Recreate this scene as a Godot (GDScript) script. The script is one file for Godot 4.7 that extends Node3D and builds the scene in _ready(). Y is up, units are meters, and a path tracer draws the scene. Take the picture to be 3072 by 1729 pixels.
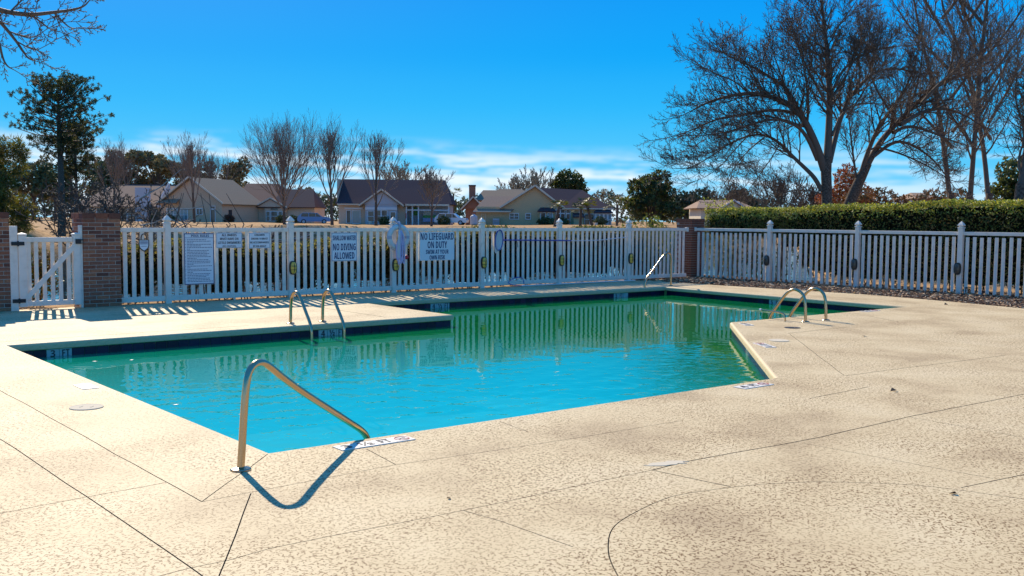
extends Node3D
# A fenced swimming pool beside a pond, houses on the far bank, winter sun from the front left.
# World: deck surface at y = 0, camera above the origin, -z ahead.

const FENCE_TURN := 0.6912      # far fence, gate and piers: local x runs along the fence, local z towards the pool
const SIDE_TURN := -0.8727      # fence on the right
const FENCE_AT := Vector3(-6.39, 0.0, -18.42)
const SIDE_AT := Vector3(5.165, 0.0, -28.5)
const GATE_AT := Vector3(-7.491, 0.0, -17.369)
const WATER_Y := -0.19

var M := {}
var rng := RandomNumberGenerator.new()
var used := {}
var sans: SystemFont
var bold: SystemFont

# ------------------------------------------------------------------ mesh building
class MB:
	var v := PackedVector3Array()
	var n := PackedVector3Array()
	var c := PackedColorArray()
	var idx := PackedInt32Array()
	var col := Color(1, 1, 1)
	var colored := false

	func tri(a: Vector3, b: Vector3, d: Vector3) -> void:      # counter-clockwise seen from outside
		var k := v.size()
		var nn := (b - a).cross(d - a).normalized()
		v.append(a); v.append(b); v.append(d)
		n.append(nn); n.append(nn); n.append(nn)
		if colored:
			c.append(col); c.append(col); c.append(col)
		idx.append(k); idx.append(k + 2); idx.append(k + 1)

	func quad(a: Vector3, b: Vector3, d: Vector3, e: Vector3) -> void:
		var k := v.size()
		var nn := (b - a).cross(e - a).normalized()
		for p in [a, b, d, e]:
			v.append(p); n.append(nn)
			if colored: c.append(col)
		for q in [0, 2, 1, 0, 3, 2]: idx.append(k + q)

	func fan(p: PackedVector3Array) -> void:
		for i in range(1, p.size() - 1): tri(p[0], p[i], p[i + 1])

	func boxt(t: Transform3D, s: Vector3) -> void:
		var h := s * 0.5
		var p := []
		for z in [-1, 1]:
			for y in [-1, 1]:
				for x in [-1, 1]: p.append(t * Vector3(x * h.x, y * h.y, z * h.z))
		for f in [[4, 5, 7, 6], [1, 0, 2, 3], [5, 1, 3, 7], [0, 4, 6, 2], [6, 7, 3, 2], [0, 1, 5, 4]]:
			quad(p[f[0]], p[f[1]], p[f[2]], p[f[3]])

	func box(ctr: Vector3, s: Vector3) -> void:
		boxt(Transform3D(Basis(), ctr), s)

	func span(a: Vector3, b: Vector3) -> void:                 # a box from corner to corner
		box((a + b) * 0.5, (b - a).abs())

	func bevel(ctr: Vector3, s: Vector3, r: float) -> void:    # a box with chamfered edges
		var h := s * 0.5
		var ax := [Vector3.RIGHT, Vector3.UP, Vector3.BACK]
		for i in 3:
			var j: int = (i + 1) % 3
			var k: int = (i + 2) % 3
			for sg in [-1.0, 1.0]:
				var o: Vector3 = ctr + ax[i] * h[i] * sg
				var u: Vector3 = ax[j] * (h[j] - r)
				var w: Vector3 = ax[k] * (h[k] - r) * sg
				quad(o - u - w, o + u - w, o + u + w, o - u + w)
		for i in 3:
			var j: int = (i + 1) % 3
			var k: int = (i + 2) % 3
			for sj in [-1.0, 1.0]:
				for sk in [-1.0, 1.0]:
					var e: Vector3 = ax[i] * (h[i] - r)
					var a: Vector3 = ctr + ax[j] * h[j] * sj + ax[k] * (h[k] - r) * sk
					var b: Vector3 = ctr + ax[j] * (h[j] - r) * sj + ax[k] * h[k] * sk
					_out(a - e, a + e, b + e, b - e, ctr)
		for sx in [-1.0, 1.0]:
			for sy in [-1.0, 1.0]:
				for sz in [-1.0, 1.0]:
					var p := Vector3(h.x * sx, (h.y - r) * sy, (h.z - r) * sz) + ctr
					var q := Vector3((h.x - r) * sx, h.y * sy, (h.z - r) * sz) + ctr
					var t := Vector3((h.x - r) * sx, (h.y - r) * sy, h.z * sz) + ctr
					if (q - p).cross(t - p).dot(p - ctr) > 0: tri(p, q, t)
					else: tri(p, t, q)

	func _out(a: Vector3, b: Vector3, d: Vector3, e: Vector3, ctr: Vector3) -> void:
		if (b - a).cross(e - a).dot(a - ctr) > 0: quad(a, b, d, e)
		else: quad(a, e, d, b)

	func tube(p: PackedVector3Array, r: PackedFloat32Array, sides: int, caps := false) -> void:
		var m := p.size()
		var k0 := v.size()
		var t := (p[1] - p[0]).normalized()
		var u := t.cross(Vector3.UP if absf(t.y) < 0.9 else Vector3.RIGHT).normalized()
		for i in m:
			if i < m - 1 and i > 0: t = (p[i + 1] - p[i - 1]).normalized()
			elif i == m - 1: t = (p[i] - p[i - 1]).normalized()
			u = (u - t * u.dot(t)).normalized()
			var w := t.cross(u)
			for s in sides:
				var a := TAU * s / sides
				var o := u * cos(a) + w * sin(a)
				v.append(p[i] + o * r[i]); n.append(o)
				if colored: c.append(col)
		for i in m - 1:
			for s in sides:
				var a := k0 + i * sides + s
				var b := k0 + i * sides + (s + 1) % sides
				idx.append(a); idx.append(b + sides); idx.append(b)
				idx.append(a); idx.append(a + sides); idx.append(b + sides)
		if caps:
			var k := k0 + (m - 1) * sides
			for s in range(1, sides - 1):
				tri(v[k], v[k + s], v[k + s + 1])
				tri(v[k0], v[k0 + s + 1], v[k0 + s])

	func rod(a: Vector3, b: Vector3, r: float, sides := 8) -> void:
		tube(PackedVector3Array([a, b]), PackedFloat32Array([r, r]), sides, true)

	func lathe(prof: Array, segs: int, flat := false, at := Vector3.ZERO, squash := Vector3.ONE) -> void:   # prof: [radius, height] upwards
		for i in prof.size() - 1:
			for s in segs:
				var a0 := TAU * (s + 0.5) / segs
				var a1 := TAU * (s + 1.5) / segs
				var q := []
				for e in [[a0, i], [a1, i], [a1, i + 1], [a0, i + 1]]:
					q.append(at + Vector3(sin(e[0]) * prof[e[1]][0], prof[e[1]][1], cos(e[0]) * prof[e[1]][0]) * squash)
				if flat:
					quad(q[0], q[1], q[2], q[3])
				else:
					var k := v.size()
					var sl := Vector2(prof[i + 1][1] - prof[i][1], prof[i][0] - prof[i + 1][0]).normalized()
					var aa := [a0, a1, a1, a0]
					for j in 4:
						v.append(q[j]); n.append((Vector3(sin(aa[j]) * sl.x, sl.y, cos(aa[j]) * sl.x) / squash).normalized())
						if colored: c.append(col)
					for j in [0, 2, 1, 0, 3, 2]: idx.append(k + j)

	func prism(poly: PackedVector2Array, z0: float, z1: float, t := Transform3D()) -> void:   # outline in x, y pulled along z
		var p := poly
		if Geometry2D.is_polygon_clockwise(p): p.reverse()
		# is_polygon_clockwise counts y downwards, so p now turns one way; find which
		var area := 0.0
		for i in p.size():
			var q := p[(i + 1) % p.size()]
			area += p[i].x * q.y - q.x * p[i].y
		if area < 0: p.reverse()
		var ix := Geometry2D.triangulate_polygon(p)
		for i in range(0, ix.size(), 3):
			var a := p[ix[i]]
			var b := p[ix[i + 1]]
			var d := p[ix[i + 2]]
			if (b - a).cross(d - a) < 0:
				var x := b
				b = d
				d = x
			tri(t * Vector3(a.x, a.y, z1), t * Vector3(b.x, b.y, z1), t * Vector3(d.x, d.y, z1))
			tri(t * Vector3(a.x, a.y, z0), t * Vector3(d.x, d.y, z0), t * Vector3(b.x, b.y, z0))
		for i in p.size():
			var a := p[i]
			var b := p[(i + 1) % p.size()]
			quad(t * Vector3(a.x, a.y, z0), t * Vector3(b.x, b.y, z0), t * Vector3(b.x, b.y, z1), t * Vector3(a.x, a.y, z1))

	func slab(p: PackedVector3Array, th: float) -> void:       # a plane polygon (counter-clockwise from outside) given thickness inwards
		var nn := (p[1] - p[0]).cross(p[2] - p[0]).normalized() * th
		var q := PackedVector3Array()
		for a in p: q.append(a - nn)
		fan(p)
		var qr := q.duplicate()
		qr.reverse()
		fan(qr)
		for i in p.size():
			var j := (i + 1) % p.size()
			quad(p[j], p[i], q[i], q[j])

	func mesh() -> ArrayMesh:
		var a := []
		a.resize(Mesh.ARRAY_MAX)
		a[Mesh.ARRAY_VERTEX] = v
		a[Mesh.ARRAY_NORMAL] = n
		if colored: a[Mesh.ARRAY_COLOR] = c
		a[Mesh.ARRAY_INDEX] = idx
		var m := ArrayMesh.new()
		m.add_surface_from_arrays(Mesh.PRIMITIVE_TRIANGLES, a)
		return m


# ------------------------------------------------------------------ nodes
func numbered(called: String) -> String:
	var k: int = used.get(called, 0)
	used[called] = k + 1
	return called if k == 0 else "%s_%03d" % [called, k]

func tag(o: Node, label: String, category := "", group := "", kind := "") -> void:
	if label: o.set_meta("label", label)
	if category: o.set_meta("category", category)
	if group: o.set_meta("group", group)
	if kind: o.set_meta("kind", kind)

func thing(called: String, label: String, category: String, at := Vector3.ZERO, turn := 0.0, group := "") -> Node3D:
	var o := Node3D.new()
	o.name = numbered(called)
	add_child(o)
	o.position = at
	o.rotation.y = turn
	tag(o, label, category, group)
	return o

func put(parent: Node, called: String, mesh: Mesh, material: Material, at := Vector3.ZERO) -> MeshInstance3D:
	var o := MeshInstance3D.new()
	o.mesh = mesh
	o.material_override = material
	if parent == self:
		o.name = numbered(called)
		add_child(o)
	else:
		o.name = called
		parent.add_child(o, true)
	o.position = at
	return o

func part(parent: Node, called: String, mb: MB, material: Material, at := Vector3.ZERO) -> MeshInstance3D:
	return put(parent, called, mb.mesh(), material, at)

func structure(called: String, mb: MB, material: Material, label := "", category := "") -> MeshInstance3D:
	var o := part(self, called, mb, material)
	tag(o, label, category, "", "structure")
	return o

func copy(o: Node3D, label: String, at: Vector3, turn := 0.0) -> Node3D:
	var r: Node3D = o.duplicate()
	var base := String(o.name)
	r.name = numbered(base)
	add_child(r)
	r.position = at
	r.rotation.y = turn
	r.set_meta("label", label)
	return r

func many(parent: Node, called: String, mesh: Mesh, material: Material, places: Array, colors: Array = [], stuff := true) -> MultiMeshInstance3D:
	var mm := MultiMesh.new()
	mm.transform_format = MultiMesh.TRANSFORM_3D
	mm.use_colors = colors.size() > 0
	mm.mesh = mesh
	mm.instance_count = places.size()
	for i in places.size():
		mm.set_instance_transform(i, places[i])
		if colors.size(): mm.set_instance_color(i, colors[i])
	var o := MultiMeshInstance3D.new()
	o.multimesh = mm
	o.material_override = material
	if parent == self:
		o.name = numbered(called)
		add_child(o)
	else:
		o.name = called
		parent.add_child(o, true)
	if stuff: o.set_meta("kind", "stuff")
	return o

func lettering(parent: Node, text: String, cap: float, width: float, at: Vector3, material: Material, heavy := true, called := "lettering", basis := Basis()) -> MeshInstance3D:
	var t := TextMesh.new()
	t.text = text
	t.font = bold if heavy else sans
	t.font_size = 48
	t.pixel_size = cap / (0.714 * 48)
	t.depth = 0.003
	t.curve_step = 2.0
	var o := put(parent, called, t, material, at)
	var w := t.get_aabb().size.x
	o.basis = basis * Basis.from_scale(Vector3(width / w if width > 0 and w > 0 else 1.0, 1, 1))
	return o

# ------------------------------------------------------------------ materials
func lin(r: float, g: float, b: float) -> Color:
	return Color(r, g, b).linear_to_srgb()

func mat(called: String, r: float, g: float, b: float, rough := 0.8, metal := 0.0, spec := 0.5) -> StandardMaterial3D:
	var m := StandardMaterial3D.new()
	m.resource_name = called
	m.albedo_color = lin(r, g, b)
	m.roughness = rough
	m.metallic = metal
	m.metallic_specular = spec
	M[called] = m
	return m

func noise_tex(kind: int, freq: float, octaves: int, stops: Array, size := 512, fractal := FastNoiseLite.FRACTAL_FBM, sd := 1, warp := 0.0) -> NoiseTexture2D:
	var f := FastNoiseLite.new()
	f.noise_type = kind
	f.frequency = freq
	f.fractal_type = fractal
	f.fractal_octaves = octaves
	f.seed = sd
	if warp > 0:
		f.domain_warp_enabled = true
		f.domain_warp_amplitude = warp
		f.domain_warp_frequency = freq * 0.7
		f.domain_warp_fractal_octaves = 2
	var t := NoiseTexture2D.new()
	t.width = size
	t.height = size
	t.seamless = true
	t.noise = f
	if stops.size():
		var g := Gradient.new()
		var off := PackedFloat32Array()
		var cs := PackedColorArray()
		for s in stops:
			off.append(s[0]); cs.append(s[1])
		g.offsets = off
		g.colors = cs
		t.color_ramp = g
	return t

func world_map(m: StandardMaterial3D, albedo: Texture2D, scale: float, height: Texture2D = null, depth := 0.0, local := false) -> void:
	m.albedo_texture = albedo
	m.uv1_triplanar = true
	m.uv1_world_triplanar = not local
	m.uv1_scale = Vector3(scale, scale, scale)
	if height:
		m.heightmap_enabled = true
		m.heightmap_texture = height
		m.heightmap_scale = depth

func second_map(m: StandardMaterial3D, tex: Texture2D, scale: float) -> void:
	m.detail_enabled = true
	m.detail_albedo = tex
	m.detail_blend_mode = BaseMaterial3D.BLEND_MODE_MUL
	m.detail_uv_layer = BaseMaterial3D.DETAIL_UV_2
	m.uv2_triplanar = true
	m.uv2_world_triplanar = true
	m.uv2_scale = Vector3(scale, scale, scale)

func tinted(called: String, rough := 0.8, backlight := 0.0) -> StandardMaterial3D:   # takes its colour from vertices or copies
	var m := mat(called, 1, 1, 1, rough)
	m.vertex_color_use_as_albedo = true
	m.cull_mode = BaseMaterial3D.CULL_DISABLED
	if backlight > 0:
		m.backlight_enabled = true
		m.backlight = Color(backlight, backlight, backlight * 0.6)
	return m

func fleck_texture() -> ImageTexture:
	# trowelled concrete: short wriggling hollows that hold dirt, with some fine grit
	var n := 1024
	var fa := FastNoiseLite.new()
	fa.noise_type = FastNoiseLite.TYPE_SIMPLEX_SMOOTH
	fa.seed = 5
	fa.frequency = 0.022
	fa.fractal_type = FastNoiseLite.FRACTAL_RIDGED
	fa.fractal_octaves = 2
	fa.domain_warp_enabled = true
	fa.domain_warp_amplitude = 22.0
	fa.domain_warp_frequency = 0.02
	var fb := FastNoiseLite.new()
	fb.noise_type = FastNoiseLite.TYPE_SIMPLEX_SMOOTH
	fb.seed = 6
	fb.frequency = 0.024
	fb.fractal_octaves = 3
	var fc := FastNoiseLite.new()
	fc.noise_type = FastNoiseLite.TYPE_SIMPLEX_SMOOTH
	fc.seed = 9
	fc.frequency = 0.11
	fc.fractal_octaves = 2
	var a := fa.get_seamless_image(n, n).get_data()
	var b := fb.get_seamless_image(n, n).get_data()
	var c := fc.get_seamless_image(n, n).get_data()
	var out := PackedByteArray()
	out.resize(n * n * 3)
	for i in n * n:
		var line := clampf((a[i] - 160.0) / 40.0, 0.0, 1.0) * clampf((b[i] - 108.0) / 26.0, 0.0, 1.0)
		var d := maxf(line, 0.75 * clampf((c[i] - 190.0) / 30.0, 0.0, 1.0))
		out[i * 3] = int(255.0 * (1.0 - 0.54 * d))
		out[i * 3 + 1] = int(255.0 * (1.0 - 0.65 * d))
		out[i * 3 + 2] = int(255.0 * (1.0 - 0.77 * d))
	return ImageTexture.create_from_image(Image.create_from_data(n, n, false, Image.FORMAT_RGB8, out))

func grey(x: float) -> Color:
	return Color(x, x, x)

func materials() -> void:
	sans = SystemFont.new()
	sans.font_names = PackedStringArray(["Droid Sans"])
	bold = SystemFont.new()
	bold.font_names = PackedStringArray(["Droid Sans"])
	bold.font_weight = 700
	var SM := FastNoiseLite.TYPE_SIMPLEX_SMOOTH
	var RG := FastNoiseLite.FRACTAL_RIDGED
	# cream textured deck paint with dark grime in its hollows
	var deck := mat("deck", 1, 1, 1, 0.68, 0.0, 0.3)
	world_map(deck, noise_tex(SM, 0.006, 6, [[0.12, lin(0.52, 0.39, 0.22)], [0.40, lin(0.65, 0.505, 0.29)], [0.55, lin(0.68, 0.535, 0.31)], [0.85, lin(0.72, 0.575, 0.345)]], 1024, FastNoiseLite.FRACTAL_FBM, 11, 60.0), 0.105)
	deck.detail_enabled = true
	deck.detail_albedo = fleck_texture()
	deck.detail_mask = noise_tex(SM, 0.007, 6, [[0.15, Color(1, 1, 1)], [0.40, Color(0.84, 0.84, 0.84)], [0.58, Color(0.66, 0.66, 0.66)], [0.85, Color(0.42, 0.42, 0.42)]], 1024, FastNoiseLite.FRACTAL_FBM, 17, 50.0)
	deck.detail_blend_mode = BaseMaterial3D.BLEND_MODE_MUL
	deck.detail_uv_layer = BaseMaterial3D.DETAIL_UV_2
	deck.uv2_triplanar = true
	deck.uv2_world_triplanar = true
	deck.uv2_scale = Vector3(1.1, 1.1, 1.1)
	var cope := mat("coping", 1, 1, 1, 0.6, 0.0, 0.35)
	world_map(cope, noise_tex(SM, 0.02, 4, [[0.0, lin(0.62, 0.48, 0.28)], [0.7, lin(0.62, 0.48, 0.28)], [0.95, lin(0.42, 0.31, 0.17)]], 512, RG, 8), 1.1)
	mat("joint", 0.10, 0.075, 0.05, 0.95)
	var vinyl := mat("white_vinyl", 1, 1, 1, 0.45)
	world_map(vinyl, noise_tex(SM, 0.02, 5, [[0.12, lin(0.70, 0.62, 0.50)], [0.35, lin(0.86, 0.78, 0.66)], [0.8, lin(0.90, 0.82, 0.70)]], 256, FastNoiseLite.FRACTAL_FBM, 77), 0.9)
	vinyl.backlight_enabled = true
	vinyl.backlight = Color(0.55, 0.52, 0.47)
	mat("white_paint", 0.72, 0.72, 0.70, 0.6)
	mat("steel", 0.52, 0.385, 0.24, 0.22, 1.0)
	mat("black_iron", 0.012, 0.012, 0.014, 0.5)
	mat("dark_plastic", 0.03, 0.027, 0.025, 0.45)
	mat("amber_glass", 0.80, 0.50, 0.07, 0.3)
	mat("smoked_glass", 0.10, 0.085, 0.06, 0.25)
	mat("sign_white", 0.74, 0.75, 0.76, 0.45)
	mat("navy_ink", 0.012, 0.016, 0.10, 0.5)
	mat("grey_ink", 0.09, 0.10, 0.16, 0.5)
	mat("black_ink", 0.015, 0.015, 0.018, 0.5)
	mat("blue_pole", 0.02, 0.05, 0.32, 0.4)
	mat("rope_white", 0.62, 0.6, 0.62, 0.9)
	mat("cloth_lilac", 0.50, 0.46, 0.66, 0.9)
	mat("red_float", 0.55, 0.03, 0.03, 0.5)
	mat("ring_white", 0.62, 0.62, 0.60, 0.6)
	mat("ring_band", 0.40, 0.40, 0.47, 0.7)
	# pool
	for k in 3: mat("tile_navy_%d" % k, 0.007 + 0.002 * k, 0.009 + 0.003 * k, 0.028 + 0.010 * k, 0.3, 0.0, 0.35)
	mat("tile_pale", 0.30, 0.46, 0.44, 0.3)
	mat("cover_cream", 0.66, 0.57, 0.42, 0.85, 0.0, 0.2)
	mat("marker_white", 0.80, 0.74, 0.64, 0.5)
	mat("grout", 0.62, 0.62, 0.56, 0.8)
	var basin := tinted("plaster", 0.8)
	basin.albedo_texture = noise_tex(SM, 0.01, 4, [[0.2, lin(0.8, 0.84, 0.84)], [0.8, lin(1, 1, 1)]], 512, FastNoiseLite.FRACTAL_FBM, 23)
	basin.uv1_triplanar = true
	basin.uv1_world_triplanar = true
	basin.uv1_scale = Vector3(0.4, 0.4, 0.4)
	var water := mat("water", 1, 1, 1, 0.02, 0.0, 0.5)
	water.vertex_color_use_as_albedo = true
	water.albedo_color.a = 0.76
	water.transparency = BaseMaterial3D.TRANSPARENCY_ALPHA
	var rip := noise_tex(SM, 0.011, 2, [], 1024, FastNoiseLite.FRACTAL_FBM, 31)
	rip.as_normal_map = true
	rip.bump_strength = 4.0
	var pond := mat("pond", 0.015, 0.022, 0.024, 0.06, 0.0, 0.5)
	pond.normal_enabled = true
	pond.normal_texture = rip
	pond.normal_scale = 0.25
	pond.uv1_triplanar = true
	pond.uv1_world_triplanar = true
	pond.uv1_scale = Vector3(0.12, 0.12, 0.12)
	# ground
	var lawn := mat("lawn", 1, 1, 1, 0.95, 0.0, 0.2)
	world_map(lawn, noise_tex(SM, 0.02, 5, [[0.1, lin(0.22, 0.13, 0.06)], [0.5, lin(0.42, 0.25, 0.115)], [0.9, lin(0.50, 0.31, 0.15)]], 512, FastNoiseLite.FRACTAL_FBM, 41), 0.22)
	var mulch := mat("mulch", 1, 1, 1, 0.95, 0.0, 0.2)
	world_map(mulch, noise_tex(SM, 0.05, 4, [[0.2, lin(0.03, 0.017, 0.012)], [0.8, lin(0.16, 0.09, 0.06)]], 512, FastNoiseLite.FRACTAL_FBM, 43), 1.2)
	tinted("chip", 0.9)
	# brick
	var bt := noise_tex(SM, 0.03, 4, [[0.1, lin(0.6, 0.55, 0.52)], [0.6, lin(1, 1, 1)], [0.95, lin(1.0, 0.95, 0.9)]], 256, FastNoiseLite.FRACTAL_FBM, 47)
	var tones := [[0.33, 0.115, 0.058], [0.25, 0.085, 0.044], [0.40, 0.16, 0.08], [0.17, 0.062, 0.038], [0.29, 0.115, 0.066]]
	for k in 5:
		var b := mat("brick_%d" % k, tones[k][0], tones[k][1], tones[k][2], 0.9)
		world_map(b, bt, 3.0)
	mat("mortar", 0.40, 0.34, 0.28, 0.95)
	# trees and leaves
	var bark := mat("bark", 1, 1, 1, 0.95, 0.0, 0.2)
	world_map(bark, noise_tex(SM, 0.03, 4, [[0.1, lin(0.05, 0.037, 0.028)], [0.5, lin(0.12, 0.088, 0.066)], [0.95, lin(0.25, 0.20, 0.155)]], 256, FastNoiseLite.FRACTAL_FBM, 53), 1.6)
	mat("twig", 0.145, 0.102, 0.074, 0.75, 0.0, 0.3)
	mat("twig_far", 0.24, 0.175, 0.13, 0.9)
	mat("twig_pale", 0.30, 0.25, 0.17, 0.9)
	mat("stick", 0.40, 0.34, 0.28, 0.85)
	tinted("leaf", 0.45, 0.9).metallic_specular = 0.35
	tinted("leaf_dry", 0.7, 0.5)
	tinted("needle", 0.6, 0.9)
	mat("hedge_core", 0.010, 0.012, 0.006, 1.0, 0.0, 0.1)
	# houses
	var sh := func(called: String, r: float, g: float, b: float, sd: int) -> void:
		var m := mat(called, 1, 1, 1, 0.95, 0.0, 0.2)
		world_map(m, noise_tex(SM, 0.06, 4, [[0.15, lin(r * 0.7, g * 0.7, b * 0.7)], [0.85, lin(r * 1.25, g * 1.25, b * 1.25)]], 256, FastNoiseLite.FRACTAL_FBM, sd), 0.6)
	sh.call("shingle_brown", 0.34, 0.235, 0.17, 61)
	sh.call("shingle_faded", 0.24, 0.16, 0.12, 69)
	sh.call("shingle_tan", 0.29, 0.215, 0.15, 62)
	sh.call("shingle_dark", 0.095, 0.062, 0.066, 63)
	sh.call("shingle_plum", 0.16, 0.10, 0.085, 64)
	sh.call("stucco_tan", 0.60, 0.44, 0.30, 65)
	sh.call("stucco_beige", 0.70, 0.52, 0.37, 66)
	sh.call("stucco_olive", 0.58, 0.44, 0.25, 67)
	sh.call("house_brick", 0.34, 0.17, 0.11, 68)
	mat("trim_white", 0.72, 0.72, 0.72, 0.6)
	mat("trim_cream", 0.62, 0.55, 0.42, 0.6)
	mat("pane_dark", 0.02, 0.025, 0.035, 0.08, 0.0, 0.6)
	mat("pane_light", 0.20, 0.26, 0.27, 0.1, 0.0, 0.6)
	mat("siding_grey", 0.46, 0.47, 0.50, 0.7)
	mat("car_white", 0.7, 0.72, 0.75, 0.25)
	mat("car_blue", 0.12, 0.27, 0.50, 0.25)
	mat("tyre", 0.02, 0.02, 0.02, 0.8)
	mat("pot", 0.7, 0.68, 0.62, 0.6)
	mat("green_awning", 0.10, 0.30, 0.07, 0.7)
	mat("flag_red", 0.5, 0.05, 0.06, 0.8)

# ------------------------------------------------------------------ light and air
func sky_image() -> ImageTexture:
	# clear winter sky: deep blue overhead, paler towards the horizon and towards the sun, with thin streaked cloud low down
	var sun := Vector3(-sin(0.4363) * cos(0.576), sin(0.576), -cos(0.4363) * cos(0.576))
	var w := 256
	var h := 128
	var pad := 16
	var im := Image.create_empty(w + 2 * pad, h, false, Image.FORMAT_RGBF)
	for j in h:
		var el := PI * (0.5 - (j + 0.5) / h)
		for i in w + 2 * pad:
			var az := TAU * (i - pad + 0.5) / w                 # 0 is straight ahead, growing to the right
			im.set_pixel(i, j, sky_color(Vector3(sin(az) * cos(el), sin(el), -cos(az) * cos(el)), sun))
	im.resize((w + 2 * pad) * 10, h * 10, Image.INTERPOLATE_CUBIC)
	im = im.get_region(Rect2i(pad * 10, 0, w * 10, h * 10))
	var f := FastNoiseLite.new()
	f.noise_type = FastNoiseLite.TYPE_SIMPLEX_SMOOTH
	f.frequency = 1.0
	f.fractal_octaves = 4
	f.fractal_gain = 0.55
	f.seed = 12
	for j in range(570, 641):
		var deg := 90.0 - 180.0 * (j + 0.5) / 1280.0
		for i in 2560:
			var az := TAU * (i + 0.5) / 2560
			var dx := sin(az)
			var dz := cos(az)
			var tilt := deg + 1.1 * sin(az + 0.1) * 2.4
			var s := f.get_noise_3d(dx * 5.5, dz * 5.5, tilt * 0.9) * 0.5 + 0.5
			var fine := f.get_noise_3d(dx * 9.0 + 9.0, dz * 9.0, tilt * 3.6) * 0.5 + 0.5
			var edge := deg + 1.1 * sin(az * 3.0 + 1.9) + 0.5 * sin(az * 7.0)
			var band := smoothstep(5.6, 3.6, edge) * (1.0 - 0.55 * smoothstep(0.10, 0.30, az) * smoothstep(1.0, 0.7, az))
			var a := clampf(smoothstep(0.45, 0.68, s * 0.56 + fine * 0.50) * band * 1.1 + 0.34 * smoothstep(2.6, 0.2, deg), 0.0, 0.92)
			if a > 0.004: im.set_pixel(i, j, im.get_pixel(i, j).lerp(Color(0.69, 0.77, 0.84), a))
	return ImageTexture.create_from_image(im)

func sky_color(d: Vector3, sun: Vector3) -> Color:
	var y := maxf(d.y, 0.0)
	var stops := [[0.0, Color(0.18, 0.52, 0.75)], [0.05, Color(0.085, 0.465, 0.75)], [0.10, Color(0.024, 0.385, 0.75)], [0.16, Color(0.003, 0.30, 0.735)], [0.24, Color(0.001, 0.232, 0.71)], [0.5, Color(0.022, 0.20, 0.62)], [1.01, Color(0.03, 0.18, 0.52)]]
	var c: Color = stops[0][1]
	for k in stops.size() - 1:
		if y >= stops[k][0] and y <= stops[k + 1][0]: c = stops[k][1].lerp(stops[k + 1][1], (y - stops[k][0]) / (stops[k + 1][0] - stops[k][0]))
	var g := clampf(d.dot(sun), 0.0, 1.0)
	return c.lerp(Color(0.62, 0.74, 0.90), 0.008 * pow(g, 4.0) + 0.12 * pow(g, 16.0) + 0.5 * pow(g, 80.0))

func _ready() -> void:
	rng.seed = 20
	var cam := Camera3D.new()
	cam.name = "camera"
	add_child(cam)
	cam.position = Vector3(0, 1.6, 0)
	cam.rotation = Vector3(-0.068712, 0.0, 0.0074995)
	cam.fov = 32.3
	cam.near = 0.1
	cam.far = 900.0
	cam.current = true
	var we := WorldEnvironment.new()
	we.name = "world_environment"
	var env := Environment.new()
	env.background_mode = Environment.BG_SKY
	env.sky = Sky.new()
	var pano := PanoramaSkyMaterial.new()
	pano.panorama = sky_image()
	env.sky.sky_material = pano
	env.tonemap_mode = Environment.TONE_MAPPER_LINEAR
	env.tonemap_exposure = 1.32
	env.background_energy_multiplier = 1.0
	env.sdfgi_enabled = true
	env.ssao_enabled = true
	env.ssil_enabled = true
	we.environment = env
	add_child(we)
	var sun := DirectionalLight3D.new()
	sun.name = "sun"
	sun.light_energy = 1.6
	sun.light_color = Color(1.0, 0.94, 0.84)
	sun.light_angular_distance = 0.53
	sun.shadow_enabled = true
	add_child(sun)
	# shadows run towards the camera and to the right; the sun stands 33 degrees high
	sun.rotation = Vector3(deg_to_rad(-33.0), deg_to_rad(180.0 + 25.0), 0)

	materials()
	ground()
	pool()
	deck()
	mulch_bed()
	far_fence()
	gate()
	piers()
	side_fence()
	signs()
	lamps()
	pool_gear()
	rails()
	hedges()
	houses()
	far_trees()
	near_trees()
	small_things()

# ------------------------------------------------------------------ ground, pool and deck
func pool_outline() -> PackedVector2Array:                    # x, z of the coping's inner edge
	return PackedVector2Array([Vector2(-1.645, -6.713), Vector2(-6.24, -12.25), Vector2(-0.968, -16.597), Vector2(-2.82, -18.913), Vector2(3.708, -24.066), Vector2(7.535, -18.929), Vector2(3.465, -15.726), Vector2(2.71, -10.144)])

func grown(p: PackedVector2Array, d: float) -> PackedVector2Array:   # every edge moved outwards by d
	var area := 0.0
	for i in p.size(): area += p[i].cross(p[(i + 1) % p.size()])
	var sg := 1.0 if area > 0 else -1.0
	var out := PackedVector2Array()
	for i in p.size():
		var a := (p[i] - p[(i + p.size() - 1) % p.size()]).normalized()
		var b := (p[(i + 1) % p.size()] - p[i]).normalized()
		var na := Vector2(a.y, -a.x) * sg
		var nb := Vector2(b.y, -b.x) * sg
		out.append(p[i] + (na + nb) * d / (1.0 + na.dot(nb)))
	return out

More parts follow.
